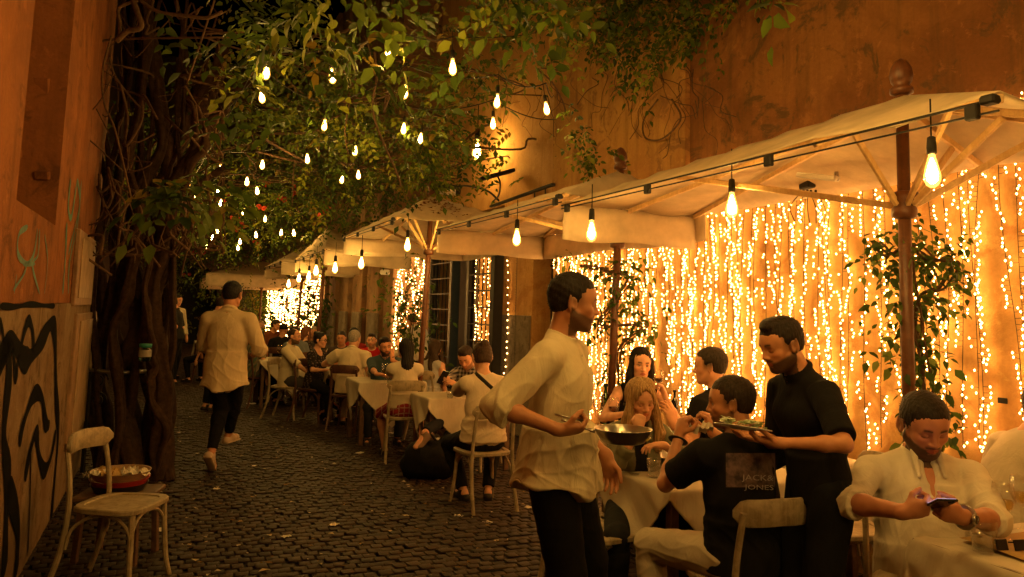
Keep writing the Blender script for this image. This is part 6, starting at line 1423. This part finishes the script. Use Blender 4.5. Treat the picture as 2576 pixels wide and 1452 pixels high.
# 10 checked shirt man
def check(q, hz, X):
    a = (np.floor(q[:, 1]/.022) % 2) == 0; b_ = (np.floor(q[:, 2]/.022) % 2) == 0; c = np.where((a & b_)[:, None], (.02, .02, .03), np.where((a ^ b_)[:, None], (.20, .16, .15), (.48, .40, .32))); return c
J = place('check', 'man in a checked shirt bent over his phone with one leg crossed', 1172, 900, 7.75, -PI/2-.42, 'sit', lean=.38, head=(.15, .55, .1), hair='quiff', hair_col=(.03, .016, .01), beard=.6, eyes='down', skin=(.48, .25, .14), h=.0055,
    top=dict(colf=check, col=SHW, sleeve='rolled', neck='collar', hem=.03, amp=.007, name='checked_shirt'), bottom=dict(col=(.02, .02, .025)), R=(A_(1098, 984, 7.25), (-.8, .3, -.5), (.2, -.3, .9), (.8, .3, 0), 'hold'), L=(A_(1135, 975, 7.3), (.8, .3, -.5), (-.8, -.3, .4), (0, .5, -.6), 'relax'),
    legr=(A_(1050, 1098, 7.2), (-.5, -.2, 1), (-.45, -.5, -.5)), legl=(A_(1030, 1190, 7.1)*np.array([1, 1, 0])+np.array([0, 0, .09]), (-.3, -.5, 1), (-.3, -1, 0)), shoes=(.16, .10, .06))
b = MB(); q = J['wrR']+np.array([.0, -.02, .075]); b.box(q, (.075, .009, .14), Rz(-.4)@Rx(-.5)@Ry(.3), .003); b.build('smartphone', m_plain('black phone glass', (.015, .014, .015), .12), None, False, 'phone glowing faintly in the hand of the man in the checked shirt', 'phone')
# 11 woman with long hair down her back
def plaid(q, hz, X):
    l = (np.abs((q[:, 1]+.5) % .06-.03) < .0035) | (np.abs((q[:, 2]+1+q[:, 0]*.5) % .06-.03) < .0035); return np.where(l[:, None], (.5, .35, .28), (.26, .02, .025))
place('plait', 'woman with very long black hair, cream T-shirt and red plaid skirt seen from behind', 1020, 880, 8.3, PI/2+.22, 'sit', fem=True, lean=.08, head=(.1, .12, 0), hair='longback', hair_col=(.013, .009, .008), skin=(.42, .22, .13), top=dict(col=(.60, .50, .36), sleeve='short', slen=.55, neck='crew', hem=-.0, amp=.006, loose=.016, name='t_shirt'), bottom=dict(colf=plaid, skirt=True, len=.02, name='plaid_skirt'),
    L=(A_(985, 950, 8.75), (-.9, -.1, -.3), (0, 1, 0), (0, 0, -1), 'relax'), R=(A_(1045, 950, 8.8), (.9, -.1, -.3), (0, 1, 0), (0, 0, -1), 'relax'), reach=.25)
# 12 denim man
place('denim', 'bearded man in a denim shirt resting his cheek on his raised hand', 969, 872, 9.2, -PI/2+.22, 'sit', lean=.24, head=(.2, .14, .16), hair='quiff', hair_col=(.02, .012, .008), beard=1.0, skin=(.46, .23, .12), h=.006, top=dict(col=(.050, .075, .085), sleeve='rolled', neck='collar', hem=.05, amp=.010, name='denim_shirt'), bottom=dict(col=(.02, .022, .025)),
    L=(A_(987, 905, 8.85), (.7, .1, -1), (-.1, .35, .95), (-.9, .5, 0), 'flat'), R=(A_(950, 945, 8.75), (-.9, .1, -.6), (1, .1, 0), (0, 0, -1), 'relax'))
# 13 grey man
place('grey', 'grey haired man in a cream shirt seen from behind on a dark chair', 892, 853, 10.2, PI/2-.12, 'sit', lean=.18, head=(-.25, .1, 0), b=1.15, hair='short', hair_col=(.34, .30, .25), skin=(.50, .28, .17), chair='dark', h=.008, top=dict(col=(.64, .53, .36), sleeve='short', neck='collar', hem=.08, amp=.010, loose=.022), bottom=dict(col=(.45, .36, .25)), L=(A_(858, 915, 10.4), (-1, -.2, -.3), (0, 1, 0), (0, 0, -1), 'relax'))
# 14 flowered woman
def floral(q, hz, X): m = (np.sin(q[:, 0]*95+np.sin(q[:, 2]*60)*2)*np.sin(q[:, 1]*88)*np.sin(q[:, 2]*90)) > .42; return np.where(m[:, None], (.20, .13, .10), (.02, .016, .016))
J = place('floral', 'dark haired woman with glasses and a flowered black top facing right', 806, 856, 10.7, -.30, 'sit', fem=True, lean=.06, head=(.15, .05, 0), hair='bun', hair_col=(.012, .009, .008), skin=(.52, .29, .18), b=1.1, h=.008, top=dict(colf=floral, col=BLK, sleeve='elbow', neck='scoop', hem=.06, amp=.008, loose=.02, name='flowered_top'), R=(A_(828, 932, 10.45), (-.3, -.6, -.7), (1, 0, 0), (0, 0, -1), 'relax'), chair='dark')
C, Rh = J['C'], J['Rh']; b = MB()
for sg in (-1, 1): b.tube([C+Rh@np.array([.088, sg*.031+.021*math.cos(t), .002+.016*math.sin(t)]) for t in np.linspace(0, 2*PI, 13)[:-1]], .0022, 5, closed=True); b.tube([C+Rh@np.array([.088, sg*.052, .006]), C+Rh@np.array([-.01, sg*.08, .004])], .002, 4)
b.build('eyeglasses', BLACKM, J['root'], True)
# 15 bald bearded man on the white chair
place('bald', 'balding bearded man in a cream shirt sitting sideways, hands on his crossed knee', 741, 847, 10.9, -.14, 'sit', lean=.08, head=(.0, .08, 0), hair='receding', hair_col=(.05, .03, .02), beard=1.0, skin=(.50, .26, .15), h=.008, top=dict(col=(.64, .53, .36), sleeve='rolled', neck='collar', hem=.10, amp=.011, loose=.02), bottom=dict(col=(.065, .055, .05), len=.9),
    R=(A_(800, 962, 10.6), (-.3, -.6, -.5), (1, 0, -.3), (0, .3, -1), 'cup'), L=(A_(790, 945, 10.9), (-.3, .6, -.5), (1, 0, -.2), (0, .3, -1), 'cup'),
    legl=(A_(812, 1050, 10.9)*np.array([1, 1, 0])+np.array([0, 0, .09]), (.6, 0, 1), (1, -.2, 0)), legr=(A_(838, 1010, 10.6), (.4, -.2, 1), (.9, -.1, -.4)), clabel='cream bistro chair under the balding man, seen from its side')
# 16-20 around the denim and grey men
place('red', 'man in a bright red T-shirt facing the camera from the far side of a table', 935, 860, 11.9, -PI/2-.1, 'sit', lean=.25, head=(.1, .05, 0), hair='quiff', hair_col=BROWNH, beard=.6, skin=(.52, .28, .17), h=.008, top=dict(col=(.42, .015, .012), sleeve='short', neck='crew', hem=.04, amp=.008, name='red_t_shirt'), L=(A_(965, 905, 11.5), (1, 0, -.3), (-.6, -.3, 0), (0, 0, -1), 'relax'), R=(A_(880, 900, 11.5), (-1, 0, 0), (-.6, -.3, 0), (0, 0, -1), 'relax'))
place('hat', 'person with a dark rounded hat half hidden behind the grey haired man', 890, 842, 12.6, -PI/2+.3, 'sit', lean=.05, head=(0, .05, 0), hair='curly', hair_col=(.010, .008, .008), skin=SKIN_T, top=dict(col=(.25, .02, .015), sleeve='short', neck='crew', hem=.04, name='t_shirt'), chair='dark')
place('bald2', 'bald man in a white shirt standing bent by the middle light curtain', 1036, 812, 12.0, PI-.7, 'stand', lean=.42, head=(0, .2, 0), hair='receding', hair_col=(.06, .035, .02), skin=(.50, .26, .14), h=.008, top=dict(col=(.66, .56, .42), sleeve='long', neck='collar', hem=.05, amp=.010, loose=.02), L=(A_(985, 895, 11.7), (.4, -.3, -.6), (-1, 0, -.2), (0, 0, -1), 'relax'))
place('curly', 'woman with long brown curls and bare shoulders near the dark doorway', 1094, 884, 9.6, PI/2-.55, 'sit', fem=True, lean=.02, head=(.4, .1, 0), hair='wavy', hair_col=(.05, .028, .016), skin=(.52, .29, .18), h=.008, top=dict(col=(.40, .38, .36), sleeve='none', neck='scoop', hem=.04, amp=.006, name='vest_top'))
# 21 walking man
yk = PI/2+.06
pw = at_z(560, 1168, 0)
J = place('walker', 'man in a long cream shirt and pale shoes walking away up the street', 585, 742, 7.3, yk, 'stand', lean=.05, head=(-.18, .08, 0), hair='short', hair_col=(.010, .008, .007), skin=(.36, .17, .09), h=.006, top=dict(col=(.55, .42, .26), sleeve='rolled', neck='collar', hem=.20, amp=.011, flare=.02, scoop_hem=.07, hemwave=.01, loose=.022, fsc=1.2, wr=.5), bottom=dict(col=BLK, ease=.012, len=.90, hem=.042), shoes=(.50, .36, .26),
    R=(A_(640, 893, 7.5), (.6, -.5, -.6), (.4, .9, .1), (-.2, 0, 1), 'cup'), L=(A_(540, 900, 7.6), (-.6, -.5, -.6), (.2, 1, .1), (.2, 0, 1), 'cup'),
    legr=(at_z(570, 1158, .0)+np.array([0, 0, .09]), (0, 1, 0), (.15, 1, 0)), legl=(at_z(528, 1190, .0)+np.array([0, .0, .18]), (0, 1, .2), (-.05, .75, -.65)), footup=dict(l=np.array([0, .65, .75])))
# 22.. far standing people
place('wb', 'waiter in a white collared shirt half hidden behind the walking man', 560, 768, 11.5, PI/2-.6, 'stand', lean=.12, head=(-.2, .4, 0), hair='short', hair_col=BROWNH, fade=.8, skin=(.45, .23, .13), top=dict(col=(.66, .56, .42), sleeve='long', neck='collar', hem=.05, amp=.009), L=(A_(540, 860, 11.7), (-.6, -.3, -.6), None, (0, 0, 1), 'cup'), R=(A_(600, 880, 11.9), (.6, -.3, -.6), None, (0, 0, 1), 'cup'))
place('g1', 'man in a dark shirt and apron standing in profile by the vine trunk', 433, 764, 14.7, PI+.1, 'stand', lean=.10, head=(0, .45, 0), hair='short', hair_col=(.012, .01, .01), skin=(.42, .2, .11), h=.009, top=dict(col=(.022, .02, .02), sleeve='elbow', neck='collar', hem=.03, amp=.007), bottom=dict(col=BLK, ease=.03), L=(A_(410, 838, 14.4), (.6, -.3, -.7), (-1, 0, 0), (0, 0, 1), 'relax'))
place('g2', 'man in a white shirt with bowed head behind the dark shirted man', 412, 766, 15.3, -.5, 'stand', lean=.10, head=(0, .5, 0), hair='short', hair_col=(.012, .01, .01), skin=(.42, .2, .11), top=dict(col=(.60, .50, .36), sleeve='long', neck='collar', hem=.03, amp=.007), bottom=dict(col=BLK, ease=.03))
place('g3', 'third man of the far group, only his head and white sleeve showing', 446, 756, 16.0, -.6, 'stand', lean=.03, head=(.3, .15, 0), hair='short', hair_col=(.012, .01, .01), skin=(.45, .22, .12), top=dict(col=(.58, .48, .34), sleeve='long', neck='collar', hem=.03, amp=.007))
# far tables
place('blackhair', 'woman with long black hair and patterned top at the crowded table end', 652, 848, 12.2, PI/2-.5, 'sit', fem=True, lean=.05, head=(0, .1, 0), hair='long', hair_col=(.010, .008, .008), skin=(.45, .24, .14), top=dict(colf=lambda q, hz, X: np.where((np.sin(q[:, 1]*70+q[:, 2]*40) > 0)[:, None], (.25, .2, .12), (.10, .16, .12)), col=BLK, sleeve='short', neck='scoop', hem=.04, name='patterned_top'), chair='dark')
place('capman', 'man in a black cap and black T-shirt with his back turned at the far party', 713, 830, 13.8, PI/2+.1, 'sit', lean=.12, head=(0, .05, 0), hair='cap', skin=SKIN_T, top=dict(col=BLK, sleeve='short', neck='crew', hem=.04, name='t_shirt'), chair='dark')
place('sweater', 'person in a rust brown sweater bent over behind the black haired woman', 694, 819, 16.5, -.5, 'sit', lean=.35, head=(.4, .1, 0), hair='curly', hair_col=(.03, .018, .01), skin=SKIN_T, top=dict(col=(.16, .05, .02), sleeve='long', neck='crew', hem=.04, name='sweater'), chair='dark')
place('blond2', 'far blonde head above the dark haired woman', 656, 825, 18, -PI/2, 'sit', fem=True, lean=.0, head=(.3, .05, 0), hair='bob', hair_col=(.40, .27, .13), skin=(.50, .28, .17), top=dict(col=(.2, .1, .06), sleeve='short', neck='crew', hem=.04, name='top'), chair='dark')
place('auburn', 'woman with auburn bob and mottled blouse between the cap and the flowered top', 771, 838, 12.9, PI/2-.3, 'sit', fem=True, lean=.04, head=(-.4, .1, 0), hair='bob', hair_col=(.12, .045, .02), skin=(.50, .28, .17), top=dict(colf=floral, col=BLK, sleeve='elbow', neck='crew', hem=.04, name='mottled_blouse'), chair='dark')
place('teal', 'person in a blue grey T-shirt leaning on the table behind the balding man', 738, 838, 12.6, PI/2+.9, 'sit', lean=.3, head=(0, .1, 0), hair='short', hair_col=BROWNH, skin=SKIN_T, top=dict(col=(.13, .14, .15), sleeve='short', neck='crew', hem=.04, name='t_shirt'), chair='dark')
place('dim', 'dim grey haired figure at the foot of the bushy far climber', 789, 840, 14.5, -PI/2, 'sit', lean=.0, head=(.2, .1, 0), hair='short', hair_col=(.22, .18, .14), skin=SKIN_T, top=dict(col=(.10, .08, .06), sleeve='short', neck='crew', hem=.04, name='shirt'), chair='dark')
place('farwoman', 'woman in an orange top sitting at the last small table', 519, 823, 15.4, PI-.4, 'sit', fem=True, lean=.15, head=(0, .15, 0), hair='bob', hair_col=(.05, .03, .02), skin=(.55, .30, .18), top=dict(col=(.35, .14, .06), sleeve='none', neck='scoop', hem=.04, name='orange_top'), chair='dark')
place('child', 'small dark head low behind the plates on the beer table', 858, 872, 12.2, -PI/2, 'sit', lean=.1, head=(0, .1, 0), hair='short', hair_col=(.015, .01, .008), skin=SKIN_T, top=dict(col=(.05, .035, .03), sleeve='short', neck='crew', hem=.04, name='shirt'), chair='dark')
# ================================================================== world and render settings
W = bpy.data.worlds.new('World'); SC.world = W; W.use_nodes = True; nt = W.node_tree
bg = nt.nodes.get('Background') or nt.nodes.new('ShaderNodeBackground')
sky = nt.nodes.new('ShaderNodeTexSky'); sky.sky_type = 'NISHITA'; sky.sun_disc = False; sky.sun_elevation = math.radians(-6); sky.sun_rotation = math.radians(200)
nt.links.new(sky.outputs[0], bg.inputs[0]); bg.inputs[1].default_value = .02
SC.render.engine = 'CYCLES'; cy = SC.cycles
cy.use_denoising = True; cy.denoiser = 'OPENIMAGEDENOISE'; cy.max_bounces = 6; cy.diffuse_bounces = 3; cy.glossy_bounces = 3; cy.transmission_bounces = 4; cy.transparent_max_bounces = 12
cy.sample_clamp_indirect = 4.0; cy.caustics_reflective = False; cy.caustics_refractive = False
try: cy.use_light_tree = True
except Exception: pass
SC.view_settings.view_transform = 'Standard'; SC.view_settings.look = 'None'; SC.view_settings.exposure = EXPO; SC.view_settings.gamma = 1
bg.inputs[1].default_value=W_STR if "W_STR" in globals() else .004
print("script seconds", round(time.time()-T0, 1))
